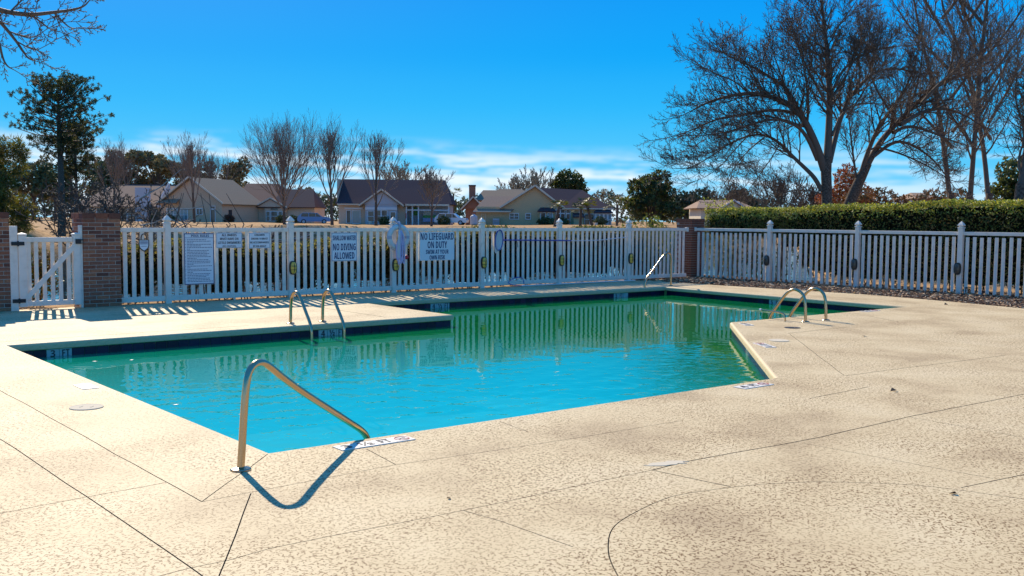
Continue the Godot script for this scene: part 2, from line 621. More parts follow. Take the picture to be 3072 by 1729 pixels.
func land(x: float, z: float) -> float:
	var h := -0.06
	# the pond, from behind the hedge to the far bank
	var behind := maxf(-(Vector2(x, z) - Vector2(-6.39, -18.42)).dot(Vector2(0.6374, 0.7705)), (Vector2(x, z) - Vector2(5.165, -28.5)).dot(Vector2(0.766, -0.643)) - 0.3)     # metres behind the two fences
	var along := (Vector2(x, z) - Vector2(5.165, -28.5)).dot(Vector2(0.643, 0.766))
	var shore_far := -103.0 + 3.0 * sin(x * 0.07) + maxf(0.0, -x - 22.0) * 1.35
	var right := 1.0 - z * 0.272
	var inside := smoothstep(2.0, 3.6, behind + 0.5 * sin(x * 0.9)) * smoothstep(shore_far - 4.0, shore_far + 1.0, z) * smoothstep(right + 0.8, right - 1.5, x) * smoothstep(5.2, 3.2, along)
	if z < -44.0: h = lerpf(h, 0.85 + 0.10 * sin(x * 0.11) + 0.05 * sin(x * 0.37 + z * 0.2), smoothstep(-50.0, -118.0, z))
	if x < -22.0 and z < -40.0: h = maxf(h, 0.5)
	return lerpf(h, -1.6, inside)

func ground() -> void:
	var xs := PackedFloat32Array()
	var zs := PackedFloat32Array()
	var x := -420.0
	while x < 420.0:
		xs.append(x)
		x += 1.0 if absf(x + 0.5) < 24.0 else 4.0 if absf(x) < 80.0 else 20.0
	var z := 30.0
	while z > -620.0:
		zs.append(z)
		z -= 1.0 if z > -40.0 else 2.0 if z > -130.0 else 12.0
	var hole := grown(pool_outline(), 1.3)
	var mb := MB.new()
	for j in zs.size():
		for i in xs.size():
			var y := land(xs[i], zs[j])
			if Geometry2D.is_point_in_polygon(Vector2(xs[i], zs[j]), hole): y = -2.4
			mb.v.append(Vector3(xs[i], y, zs[j]))
			var e := 0.5
			mb.n.append(Vector3(land(xs[i] - e, zs[j]) - land(xs[i] + e, zs[j]), 2 * e, land(xs[i], zs[j] - e) - land(xs[i], zs[j] + e)).normalized())
	for j in zs.size() - 1:
		for i in xs.size() - 1:
			var a := j * xs.size() + i
			var b := a + xs.size()
			for q in [a, b, b + 1, a, b + 1, a + 1]: mb.idx.append(q)
	structure("ground", mb, M.lawn)
	var pw := MB.new()
	pw.quad(Vector3(-260, -0.4, -18), Vector3(45, -0.4, -18), Vector3(45, -0.4, -125), Vector3(-260, -0.4, -125))
	structure("pond_water", pw, M.pond)

func pool() -> void:
	var p := pool_outline()
	var wall := grown(p, 0.035)
	var root := Node3D.new()
	root.name = "pool"
	add_child(root)
	tag(root, "", "", "", "structure")
	# rounded coping
	var prof := []
	for k in 6:
		var a := PI * 0.5 * k / 5
		prof.append([0.035 - 0.035 * sin(a), -0.035 + 0.035 * cos(a)])
	prof.append([0.0, -0.082])
	prof.append([0.035, -0.082])
	var rings := []
	for q in prof: rings.append(grown(p, q[0]))
	var cp := MB.new()
	for i in p.size():
		var j := (i + 1) % p.size()
		for k in prof.size() - 1:
			var r0: PackedVector2Array = rings[k]
			var r1: PackedVector2Array = rings[k + 1]
			var y0: float = prof[k][1]
			var y1: float = prof[k + 1][1]
			face_in(cp, Vector3(r0[i].x, y0, r0[i].y), Vector3(r0[j].x, y0, r0[j].y), Vector3(r1[j].x, y1, r1[j].y), Vector3(r1[i].x, y1, r1[i].y), p, k)
	part(root, "coping", cp, M.coping)
	# plaster shell: turquoise-to-green tint paints in reflected sky and hedge
	var sh := MB.new()
	sh.colored = true
	var cell := 0.5
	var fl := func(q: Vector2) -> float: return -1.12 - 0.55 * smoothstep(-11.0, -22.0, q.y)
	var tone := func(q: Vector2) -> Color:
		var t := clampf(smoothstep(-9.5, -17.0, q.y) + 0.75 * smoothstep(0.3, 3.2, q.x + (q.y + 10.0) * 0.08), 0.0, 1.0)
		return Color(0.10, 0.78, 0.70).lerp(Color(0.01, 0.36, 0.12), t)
	for i in wall.size():
		var a := wall[i]
		var b := wall[(i + 1) % wall.size()]
		var m := int(ceil(a.distance_to(b) / cell))
		for k in m:
			var q0 := a.lerp(b, float(k) / m)
			var q1 := a.lerp(b, float(k + 1) / m)
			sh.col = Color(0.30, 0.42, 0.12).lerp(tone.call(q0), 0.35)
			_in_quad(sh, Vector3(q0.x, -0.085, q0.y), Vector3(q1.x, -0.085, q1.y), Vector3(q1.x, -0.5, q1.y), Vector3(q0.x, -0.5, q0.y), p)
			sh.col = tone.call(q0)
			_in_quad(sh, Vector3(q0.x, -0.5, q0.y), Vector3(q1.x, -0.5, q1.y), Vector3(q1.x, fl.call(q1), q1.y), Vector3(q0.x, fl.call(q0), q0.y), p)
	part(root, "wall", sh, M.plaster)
	var flo := MB.new()
	flo.colored = true
	var xx := -7.0
	while xx < 8.0:
		var zz := -25.0
		while zz < -6.0:
			var cellp := PackedVector2Array([Vector2(xx, zz), Vector2(xx + cell, zz), Vector2(xx + cell, zz + cell), Vector2(xx, zz + cell)])
			for piece in Geometry2D.intersect_polygons(cellp, wall):
				var ix := Geometry2D.triangulate_polygon(piece)
				for t in range(0, ix.size(), 3):
					var vs := []
					for e in 3:
						var q: Vector2 = piece[ix[t + e]]
						vs.append(Vector3(q.x, fl.call(q), q.y))
					if (vs[1] - vs[0]).cross(vs[2] - vs[0]).y < 0:
						var sw = vs[1]
						vs[1] = vs[2]
						vs[2] = sw
					flo.tri(vs[0], vs[1], vs[2])
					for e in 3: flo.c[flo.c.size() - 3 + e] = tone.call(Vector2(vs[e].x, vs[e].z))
			zz += cell
		xx += cell
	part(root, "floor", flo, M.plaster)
	# entry steps across the near corner
	var ca := Vector2(-0.638, -0.769)
	var cb := Vector2(0.786, -0.618)
	for k in 3:
		var L: float = [1.15, 1.55, 1.95][k]
		var top: float = [-0.42, -0.66, -0.90][k]
		var sp := MB.new()
		sp.colored = true
		sp.col = Color(0.16, 0.80, 0.74)
		var c0 := wall[0]
		var poly := PackedVector2Array([c0, c0 + ca * L, c0 + (ca + cb) * L * 0.62, c0 + cb * L])
		var up := PackedVector2Array()
		for q in poly: up.append(Vector2(q.x, -q.y))
		sp.prism(up, -1.13, top, Transform3D(Basis(Vector3.RIGHT, Vector3.FORWARD, Vector3.UP), Vector3.ZERO))
		part(root, "step", sp, M.plaster)
	# waterline tiles, one by one on the walls that show, pale ones with the depth
	var tm := MB.new()
	tm.bevel(Vector3.ZERO, Vector3(0.150, 0.150, 0.012), 0.003)
	var tile := tm.mesh()
	var marks := {1: {3: ["3", 0], 4: ["FT", 0], 28: ["4", 0], 29: ["½", 0], 30: ["FT", 0]}, 3: {10: ["4", 0], 11: ["½", 0], 12: ["FT", 0], 43: ["5", 0], 44: ["FT", 0], 45: ["", 0]}, 4: {20: ["5", 0], 21: ["FT", 0]}, 6: {15: ["4", 0], 16: ["FT", 0]}}
	for i in [1, 3, 4, 6]:
		var a := wall[i]
		var b := wall[(i + 1) % wall.size()]
		var m := int(a.distance_to(b) / 0.1545)
		var d := (b - a).normalized()
		var inward := Vector2(-d.y, d.x)
		if not Geometry2D.is_point_in_polygon((a + b) * 0.5 + inward * 0.1, p): inward = -inward
		var along := Vector3(d.x, 0, d.y)
		var nrm := Vector3(inward.x, 0, inward.y)
		if along.cross(Vector3.UP).dot(nrm) < 0: along = -along
		var bs := Basis(along, Vector3.UP, nrm)
		var start := (a.distance_to(b) - m * 0.1545) * 0.5
		for k in m:
			var q := a + d * (start + 0.1545 * (k + 0.5)) + inward * 0.004
			var mark: Array = marks[i].get(k, [])
			var o := put(root, "tile", tile, M.tile_pale if mark.size() else M["tile_navy_%d" % rng.randi_range(0, 2)], Vector3(q.x, -0.170, q.y))
			o.basis = bs
			if mark.size() and mark[0]:
				lettering(o, mark[0], 0.085, 0.0 if mark[0] != "FT" else 0.09, Vector3(0, 0.018, 0.0065), M.black_ink)
	# the same band, plain, on the walls turned away
	var strip := MB.new()
	for i in [0, 2, 5, 7]:
		var a := wall[i]
		var b := wall[(i + 1) % wall.size()]
		var d := (b - a).normalized()
		var m := int(a.distance_to(b) / 0.1545)
		var inward := Vector2(-d.y, d.x)
		if not Geometry2D.is_point_in_polygon((a + b) * 0.5 + inward * 0.1, p): inward = -inward
		for k in m:
			var q := a + d * ((a.distance_to(b) - m * 0.1545) * 0.5 + 0.1545 * (k + 0.5)) + inward * 0.004
			strip.boxt(Transform3D(Basis(Vector3(d.x, 0, d.y), Vector3.UP, Vector3(d.x, 0, d.y).cross(Vector3.UP)), Vector3(q.x, -0.170, q.y)), Vector3(0.150, 0.150, 0.012))
	part(root, "tile_band", strip, M.tile_navy_0).set_meta("kind", "stuff")
	# the water: murky, sky reflection painted in as turquoise, fence and hedge as green
	var wm := MB.new()
	wm.colored = true
	var wo := grown(p, 0.036)
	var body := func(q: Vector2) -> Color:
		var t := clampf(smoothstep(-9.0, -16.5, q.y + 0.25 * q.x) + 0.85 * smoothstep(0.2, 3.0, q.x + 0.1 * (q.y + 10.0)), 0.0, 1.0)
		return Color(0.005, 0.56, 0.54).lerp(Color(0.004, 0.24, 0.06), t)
	var n1 := FastNoiseLite.new()
	n1.noise_type = FastNoiseLite.TYPE_SIMPLEX_SMOOTH
	n1.seed = 31
	n1.frequency = 1.0
	n1.fractal_octaves = 2
	n1.fractal_gain = 0.42
	var lift := func(q: Vector2) -> float:
		var u := q.x * 0.77 - q.y * 0.64
		var w := q.x * 0.64 + q.y * 0.77
		var amp := 0.10 + 0.80 * smoothstep(-13.0, -8.6, q.y + 0.1 * q.x) + 0.45 * smoothstep(0.5, 2.5, q.x) * smoothstep(-15.0, -11.0, q.y)
		return amp * (0.0062 * n1.get_noise_2d(u * 2.1, w * 3.0) + 0.0026 * n1.get_noise_2d(u * 5.0 + 30.0, w * 6.5))
	var g := 0.05
	var nx := int(14.6 / g)
	var nz := int(18.6 / g)
	var o := Vector2(-6.6, -24.6)
	var ids := PackedInt32Array()
	ids.resize((nx + 1) * (nz + 1))
	for jz in nz + 1:
		for jx in nx + 1:
			var q := o + Vector2(jx, jz) * g
			ids[jz * (nx + 1) + jx] = -1
			if Geometry2D.is_point_in_polygon(q, wo):
				ids[jz * (nx + 1) + jx] = wm.v.size()
				var h0: float = lift.call(q)
				wm.v.append(Vector3(q.x, WATER_Y + h0, q.y))
				wm.n.append(Vector3((h0 - lift.call(q + Vector2(0.02, 0))) / 0.02, 1.0, (h0 - lift.call(q + Vector2(0, 0.02))) / 0.02).normalized())
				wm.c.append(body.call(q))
	for jz in nz:
		for jx in nx:
			var a := jz * (nx + 1) + jx
			var quad := [ids[a], ids[a + 1], ids[a + nx + 2], ids[a + nx + 1]]
			var hits := 0
			for e in quad:
				if e >= 0: hits += 1
			if hits == 4:
				for e in [0, 1, 2, 0, 2, 3]: wm.idx.append(quad[e])
			else:
				var p0 := o + Vector2(jx, jz) * g
				for piece in Geometry2D.intersect_polygons(PackedVector2Array([p0, p0 + Vector2(g, 0), p0 + Vector2(g, g), p0 + Vector2(0, g)]), wo):
					var ix := Geometry2D.triangulate_polygon(piece)
					for t in range(0, ix.size(), 3):
						var b: Array = [piece[ix[t]], piece[ix[t + 1]], piece[ix[t + 2]]]
						if (b[1] - b[0]).cross(b[2] - b[0]) < 0: b.reverse()
						for e in 3:
							wm.idx.append(wm.v.size())
							var h0: float = lift.call(b[e])
							wm.v.append(Vector3(b[e].x, WATER_Y + h0, b[e].y))
							wm.n.append(Vector3((h0 - lift.call(b[e] + Vector2(0.02, 0))) / 0.02, 1.0, (h0 - lift.call(b[e] + Vector2(0, 0.02))) / 0.02).normalized())
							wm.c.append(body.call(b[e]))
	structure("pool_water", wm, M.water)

func face_in(mb: MB, a: Vector3, b: Vector3, d: Vector3, e: Vector3, p: PackedVector2Array, k: int) -> void:
	var nn := (b - a).cross(d - a)
	var want := Vector3.UP if k < 3 else Vector3.DOWN if k == 6 else inward_of(a, b, p)
	if nn.dot(want) > 0: mb.quad(a, b, d, e)
	else: mb.quad(a, e, d, b)

func inward_of(a: Vector3, b: Vector3, p: PackedVector2Array) -> Vector3:
	var d := (b - a).normalized()
	var r := Vector3(-d.z, 0, d.x)
	var m := (a + b) * 0.5 + r * 0.15
	return r if Geometry2D.is_point_in_polygon(Vector2(m.x, m.z), p) else -r

func _in_quad(mb: MB, a: Vector3, b: Vector3, d: Vector3, e: Vector3, p: PackedVector2Array) -> void:
	if (b - a).cross(d - a).dot(inward_of(a, b, p)) > 0: mb.quad(a, b, d, e)
	else: mb.quad(a, e, d, b)

func deck() -> void:
	# the slab, cut by its joints; the joints are real grooves
	var fu := Vector2(0.7705, -0.6374)
	var fn := Vector2(0.6374, 0.7705)
	var f0 := Vector2(-6.39, -18.42)
	var outer := PackedVector2Array([f0 - fu * 9.0 - fn * 0.12, f0 + fu * 13.9 - fn * 0.12, Vector2(3.95, -26.25), Vector2(4.16, -25.88), Vector2(5.153, -24.844), Vector2(7.865, -22.009), Vector2(8.928, -20.217), Vector2(9.647, -18.678), Vector2(10.19, -17.17), Vector2(13.5, -9.5), Vector2(13.5, 5), Vector2(-8.6, 5), Vector2(-8.6, -9), Vector2(-12, -12.5)])
	var hole := grown(pool_outline(), 0.035)
	var joints := [
		[-6.58, -11.24, -4.30, -8.58, -1.74, -5.51], [-1.74, -5.51, -1.65, -6.66], [-1.74, -5.51, -0.75, -6.39, -0.07, -6.84, 0.47, -7.22, 1.38, -7.90],
		[-6.63, -10.5, -4.63, -8.11, -3.66, -7.04, -2.42, -5.59, -1.45, -4.44, -0.6, -3.4], [-4.2, -4.2, -2.75, -5.26, -2.42, -5.59, -2.08, -5.91],
		[-1.9, -4.0, -1.46, -4.45, -1.32, -4.55, -1.16, -4.73, -0.26, -5.38, 0.91, -6.30], [-0.26, -5.38, -0.05, -5.19, 0.31, -4.78], [-1.51, -5.69, -1.33, -4.55, -1.25, -4.0],
		[-2.22, -6.98, -2.04, -7.13], [-1.00, -6.82, -0.75, -6.39], [0.91, -6.30, 1.18, -6.54, 2.31, -7.32, 3.28, -8.12, 4.80, -9.24, 7.2, -11.1], [0.91, -6.30, 1.33, -5.91],
		[0.56, -3.9, 0.50, -4.26, 0.47, -4.57, 0.48, -4.80, 0.52, -5.06, 0.61, -5.26, 0.84, -5.59, 0.99, -5.74, 1.33, -5.90, 1.54, -5.98, 1.74, -6.02, 1.92, -6.05, 2.28, -6.02, 2.52, -5.97, 2.71, -5.87, 2.83, -5.79, 2.99, -5.69, 3.16, -5.53],
		[2.73, -5.93, 3.6, -6.45], [3.28, -8.12, 4.3, -6.75], [2.12, -7.11, 3.03, -6.15], [2.71, -8.94, 3.48, -9.6], [-0.09, -7.80, 0.13, -7.43], [0.99, -8.55, 1.25, -7.88],
		[3.96, -14.19, 5.18, -15.16], [3.96, -14.06, 3.48, -10.31], [3.48, -10.29, 4.35, -10.89, 6.0, -12.0], [-6.66, -12.39, -6.50, -12.57, -3.91, -14.71], [-3.33, -17.65, -2.05, -16.11],
		[6.11, -16.91, 6.25, -15.98], [7.28, -17.74, 7.48, -17.02]]
	var grooves := []
	var k := 0
	for j in joints:
		var line := PackedVector2Array()
		for i in range(0, j.size(), 2):
			if line.size():                                     # let a saw cut or crack wander a little
				var last := line[line.size() - 1]
				var to := Vector2(j[i], j[i + 1])
				var steps := int(last.distance_to(to) / 0.35)
				for s in range(1, steps): line.append(last.lerp(to, float(s) / steps) + Vector2(rng.randf_range(-1, 1), rng.randf_range(-1, 1)) * 0.006)
			line.append(Vector2(j[i], j[i + 1]))
		if j.size() > 20:                                       # the round joint is a smooth sweep
			for pass_ in 2:
				var sm := PackedVector2Array([line[0]])
				for i in line.size() - 1:
					sm.append(line[i].lerp(line[i + 1], 0.25))
					sm.append(line[i].lerp(line[i + 1], 0.75))
				line = sm
		var wide: float = [0.0036, 0.0034, 0.003, 0.004, 0.0036, 0.003, 0.003, 0.0036, 0.003, 0.0034, 0.006, 0.005, 0.0032, 0.0045, 0.0035, 0.003, 0.005, 0.003, 0.003, 0.007, 0.004, 0.005, 0.007, 0.008, 0.007, 0.007][k]
		k += 1
		for g in Geometry2D.offset_polyline(line, wide, Geometry2D.JOIN_MITER, Geometry2D.END_BUTT):
			if not Geometry2D.is_polygon_clockwise(g): grooves.append(g)
	var root := Node3D.new()
	root.name = "pool_deck"
	add_child(root)
	tag(root, "", "", "", "structure")
	var mb := MB.new()
	var edge := MB.new()
	var cell := 1.5
	var x := -15.0
	while x < 14.0:
		var z := -30.0
		while z < 6.0:
			var sq := PackedVector2Array([Vector2(x, z), Vector2(x + cell, z), Vector2(x + cell, z + cell), Vector2(x, z + cell)])
			var list: Array = Geometry2D.intersect_polygons(sq, outer)
			list = _minus(list, hole)
			for g in grooves: list = _minus(list, g)
			for q in list:
				if Geometry2D.is_polygon_clockwise(q): continue
				var ix := Geometry2D.triangulate_polygon(q)
				for t in range(0, ix.size(), 3):
					var a: Vector2 = q[ix[t]]
					var b: Vector2 = q[ix[t + 1]]
					var d: Vector2 = q[ix[t + 2]]
					if (b - a).cross(d - a) > 0:
						var s := b
						b = d
						d = s
					mb.tri(Vector3(a.x, 0, a.y), Vector3(b.x, 0, b.y), Vector3(d.x, 0, d.y))
			z += cell
		x += cell
	part(root, "slab", mb, M.deck)
	# sides of the slab and the dark bottoms of the joints
	for g in grooves:
		var ix := Geometry2D.triangulate_polygon(g)
		for t in range(0, ix.size(), 3):
			edge.tri(Vector3(g[ix[t]].x, -0.010, g[ix[t]].y), Vector3(g[ix[t + 1]].x, -0.010, g[ix[t + 1]].y), Vector3(g[ix[t + 2]].x, -0.010, g[ix[t + 2]].y))
		for i in g.size():
			var a: Vector2 = g[i]
			var b: Vector2 = g[(i + 1) % g.size()]
			edge.quad(Vector3(a.x, 0, a.y), Vector3(b.x, 0, b.y), Vector3(b.x, -0.010, b.y), Vector3(a.x, -0.010, a.y))
	part(root, "joint", edge, M.joint)
	var rim := MB.new()
	for i in outer.size():
		var a := outer[i]
		var b := outer[(i + 1) % outer.size()]
		rim.quad(Vector3(a.x, -0.25, a.y), Vector3(b.x, -0.25, b.y), Vector3(b.x, 0, b.y), Vector3(a.x, 0, a.y))
	part(root, "slab_edge", rim, M.coping)
	# flat white depth tiles let into the deck
	marker(root, Vector2(-0.97, -7.00), Vector2(0.785, -0.62), ["3", "½", "FT", "no"])
	marker(root, Vector2(2.36, -9.60), Vector2(0.785, -0.62), ["4", "FT", "no"])
	marker(root, Vector2(3.64, -15.37), Vector2(-0.14, -0.99), ["4", "FT"])
	marker(root, Vector2(3.27, -12.79), Vector2(-0.14, -0.99), ["4", "FT", "no"])
	marker(root, Vector2(-4.00, -9.27), Vector2(0.638, 0.769), ["3", "FT"])
	marker(root, Vector2(6.47, -17.90), Vector2(0.785, -0.62), ["5", "FT", "no"])

func _minus(list: Array, cut: PackedVector2Array) -> Array:
	var out: Array = []
	var box := Rect2(cut[0], Vector2.ZERO)
	for q in cut: box = box.expand(q)
	for p in list:
		var b := Rect2(p[0], Vector2.ZERO)
		for q in p: b = b.expand(q)
		if b.grow(0.01).intersects(box): out.append_array(Geometry2D.clip_polygons(p, cut))
		else: out.append(p)
	return out

func marker(root: Node3D, at: Vector2, along: Vector2, what: Array) -> void:
	var d := Vector3(along.x, 0, along.y).normalized()
	var side := d.cross(Vector3.UP)                             # towards the reader
	if absf(along.y) < 0.9 and side.z < 0: 
		side = -side
		d = -d
	var size := 0.15
	var tm := MB.new()
	tm.box(Vector3.ZERO, Vector3(size - 0.004, 0.006, size - 0.004))
	var mesh := tm.mesh()
	for k in what.size():
		var c := Vector3(at.x, 0.0035, at.y) + d * (k - (what.size() - 1) * 0.5) * size
		var t := put(root, "depth_tile", mesh, M.marker_white, c)
		t.basis = Basis(d, Vector3.UP, side)
		var flat := Basis(Vector3.RIGHT, Vector3.FORWARD, Vector3.UP)
		if what[k] == "no":
			var r := MB.new()
			var ring := PackedVector3Array()
			var rad := PackedFloat32Array()
			for i in 25:
				ring.append(Vector3(sin(TAU * i / 24) * 0.055, 0, cos(TAU * i / 24) * 0.055))
				rad.append(0.004)
			r.tube(ring, rad, 4)
			r.rod(Vector3(-0.038, 0, -0.038), Vector3(0.038, 0, 0.038), 0.004, 4)
			part(t, "symbol", r, M.flag_red, Vector3(0, 0.0025, 0))
			var s := MB.new()
			s.rod(Vector3(-0.03, 0, 0.02), Vector3(0.01, 0, -0.015), 0.004, 4)
			s.rod(Vector3(0.01, 0, -0.015), Vector3(0.03, 0, -0.005), 0.003, 4)
			part(t, "symbol", s, M.black_ink, Vector3(0, 0.0022, 0))
		else:
			lettering(t, what[k], 0.095, 0.085 if what[k] == "FT" else 0.0, Vector3(0, 0.0042, 0.0), M.black_ink, true, "lettering", flat)

func mulch_bed() -> void:
	var p := PackedVector2Array([Vector2(3.2, -26.6), Vector2(3.95, -26.25), Vector2(4.16, -25.88), Vector2(5.153, -24.844), Vector2(7.865, -22.009), Vector2(8.928, -20.217), Vector2(9.647, -18.678), Vector2(10.19, -17.17), Vector2(13.5, -9.5), Vector2(18, -12), Vector2(14.5, -19.5), Vector2(5.0, -30.8)])
	var mb := MB.new()
	var ix := Geometry2D.triangulate_polygon(p)
	for t in range(0, ix.size(), 3):
		var a := p[ix[t]]
		var b := p[ix[t + 1]]
		var d := p[ix[t + 2]]
		if (b - a).cross(d - a) > 0:
			var s := b
			b = d
			d = s
		mb.tri(Vector3(a.x, -0.02, a.y), Vector3(b.x, -0.02, b.y), Vector3(d.x, -0.02, d.y))
	structure("mulch_bed", mb, M.mulch)
	var chip := MB.new()
	chip.bevel(Vector3.ZERO, Vector3(0.07, 0.014, 0.022), 0.004)
	var places := []
	var cols := []
	var tones := [Color(0.17, 0.085, 0.045), Color(0.27, 0.14, 0.07), Color(0.42, 0.26, 0.14), Color(0.09, 0.05, 0.032), Color(0.60, 0.42, 0.25)]
	while places.size() < 9000:
		var q := Vector2(rng.randf_range(3.2, 13.5), rng.randf_range(-29, -13))
		if not Geometry2D.is_point_in_polygon(q, p): continue
		var off := (Vector2(q.x - 5.165, q.y + 28.5)).dot(Vector2(-0.766, 0.643))
		if off < -1.0: continue
		var b := Basis.from_euler(Vector3(rng.randf_range(-0.6, 0.6), rng.randf() * TAU, rng.randf_range(-0.5, 0.5))) * Basis.from_scale(Vector3(rng.randf_range(0.5, 1.5), 1, rng.randf_range(0.6, 1.6)))
		places.append(Transform3D(b, Vector3(q.x, rng.randf_range(-0.01, 0.03), q.y)))
		cols.append(tones[rng.randi_range(0, 4)])
	var o := many(self, "mulch", chip.mesh(), M.chip, places, cols)
	tag(o, "brown bark mulch chips in the bed along the right fence", "mulch")

# ------------------------------------------------------------------ fences, gate and piers
func picket_mesh(h: float) -> Mesh:
	var mb := MB.new()
	mb.bevel(Vector3(0, h * 0.5, 0), Vector3(0.077, h, 0.022), 0.004)
	return mb.mesh()

func post_mesh(h: float) -> Mesh:
	var mb := MB.new()
	mb.bevel(Vector3(0, h * 0.5, 0), Vector3(0.108, h, 0.108), 0.006)
	return mb.mesh()

func finial_mesh() -> Mesh:
	var mb := MB.new()
	var w := 0.7071
	mb.lathe([[0.0, -0.004], [0.128 * w, -0.004], [0.128 * w, 0.018], [0.075 * w, 0.026], [0.07 * w, 0.036], [0.118 * w, 0.048], [0.132 * w, 0.062], [0.092 * w, 0.100], [0.040 * w, 0.136], [0.0, 0.156]], 4, true)
	return mb.mesh()

func rail_part(parent: Node3D, x0: float, x1: float, y0: float, y1: float) -> void:
	var mb := MB.new()
	mb.bevel(Vector3((x0 + x1) * 0.5, (y0 + y1) * 0.5, 0), Vector3(absf(x1 - x0), y1 - y0, 0.052), 0.005)
	part(parent, "rail", mb, M.white_vinyl)

func picket_fence(root: Node3D, start: float, posts: Array, finish: float, foot: float, first: float, pitch: float) -> void:
	var pm := picket_mesh(1.27)
	var qm := post_mesh(1.50)
	var fm := finial_mesh()
	var marks := [start]
	marks.append_array(posts)
	marks.append(finish)
	for s in posts:
		var o := put(root, "post", qm, M.white_vinyl, Vector3(s, -0.02, 0.0))
		put(o, "finial", fm, M.white_vinyl, Vector3(0, 1.503, 0))
	for k in marks.size() - 1:
		var a: float = marks[k] + (0.054 if k > 0 else 0.0)
		var b: float = marks[k + 1] - (0.054 if k < marks.size() - 2 else 0.0)
		rail_part(root, a, b, 1.322, 1.400)
		if foot > 0: rail_part(root, a, b, foot, foot + 0.098)
		var x: float = (marks[k] + first) if k > 0 else a + 0.07
		if k == 0: x = marks[1] - 0.148 - pitch * floorf((marks[1] - 0.148 - a - 0.05) / pitch)
		var i := 0
		while x < b - 0.05:
			var o := put(root, "picket", pm, M.white_vinyl, Vector3(x, foot + 0.05 if foot > 0 else 0.01 + 0.008 * sin(i * 2.3), 0))
			o.rotation.z = rng.randf_range(-0.0035, 0.0035)
			o.rotation.y = rng.randf_range(-0.03, 0.03)
			x += pitch
			i += 1

func far_fence() -> void:
	var root := thing("picket_fence", "long white picket fence hung with signs along the far side of the pool", "fence", FENCE_AT, FENCE_TURN)
	picket_fence(root, -0.93, [0.0, 2.5, 4.94, 7.37, 9.80, 12.264], 14.58, 0.045, 0.166, 0.1564)
	for x in [1.3, 3.75]:                                       # small feet under the bottom rail
		var mb := MB.new()
		mb.box(Vector3(x, 0.02, 0), Vector3(0.03, 0.06, 0.03))
		part(root, "foot", mb, M.white_vinyl)
	var cap := MB.new()
	cap.bevel(Vector3(-0.945, 1.36, 0), Vector3(0.07, 0.115, 0.09), 0.005)
	part(root, "rail_bracket", cap, M.white_vinyl)
	var cap2 := MB.new()
	cap2.bevel(Vector3(-0.945, 0.095, 0), Vector3(0.07, 0.115, 0.09), 0.005)
	part(root, "rail_bracket", cap2, M.white_vinyl)
	var cap3 := MB.new()
	cap3.bevel(Vector3(14.59, 1.36, 0), Vector3(0.07, 0.115, 0.09), 0.005)
	part(root, "rail_bracket", cap3, M.white_vinyl)

func side_fence() -> void:
	var root := thing("picket_fence", "white picket fence on the right in front of the tall hedge, standing in bark mulch", "fence", SIDE_AT, SIDE_TURN)
	picket_fence(root, 0.08, [2.62, 5.2, 7.77, 10.34, 12.9], 15.4, 0.0, 0.15, 0.1612)
	var cap := MB.new()
	cap.bevel(Vector3(0.07, 1.36, 0), Vector3(0.07, 0.115, 0.09), 0.005)
	part(root, "rail_bracket", cap, M.white_vinyl)
	var stub := MB.new()                                        # dark rusty stake at the fence foot
	stub.rod(Vector3(0, 0, 0), Vector3(0.01, 0.16, 0), 0.012, 6)
	stub.box(Vector3(0.01, 0.165, 0), Vector3(0.05, 0.03, 0.03))
	var o := part(self, "stake", stub, M.dark_plastic, SIDE_AT + Basis(Vector3.UP, SIDE_TURN) * Vector3(7.98, -0.02, 0.13))
	tag(o, "short dark metal stake in the mulch by the right fence", "stake")

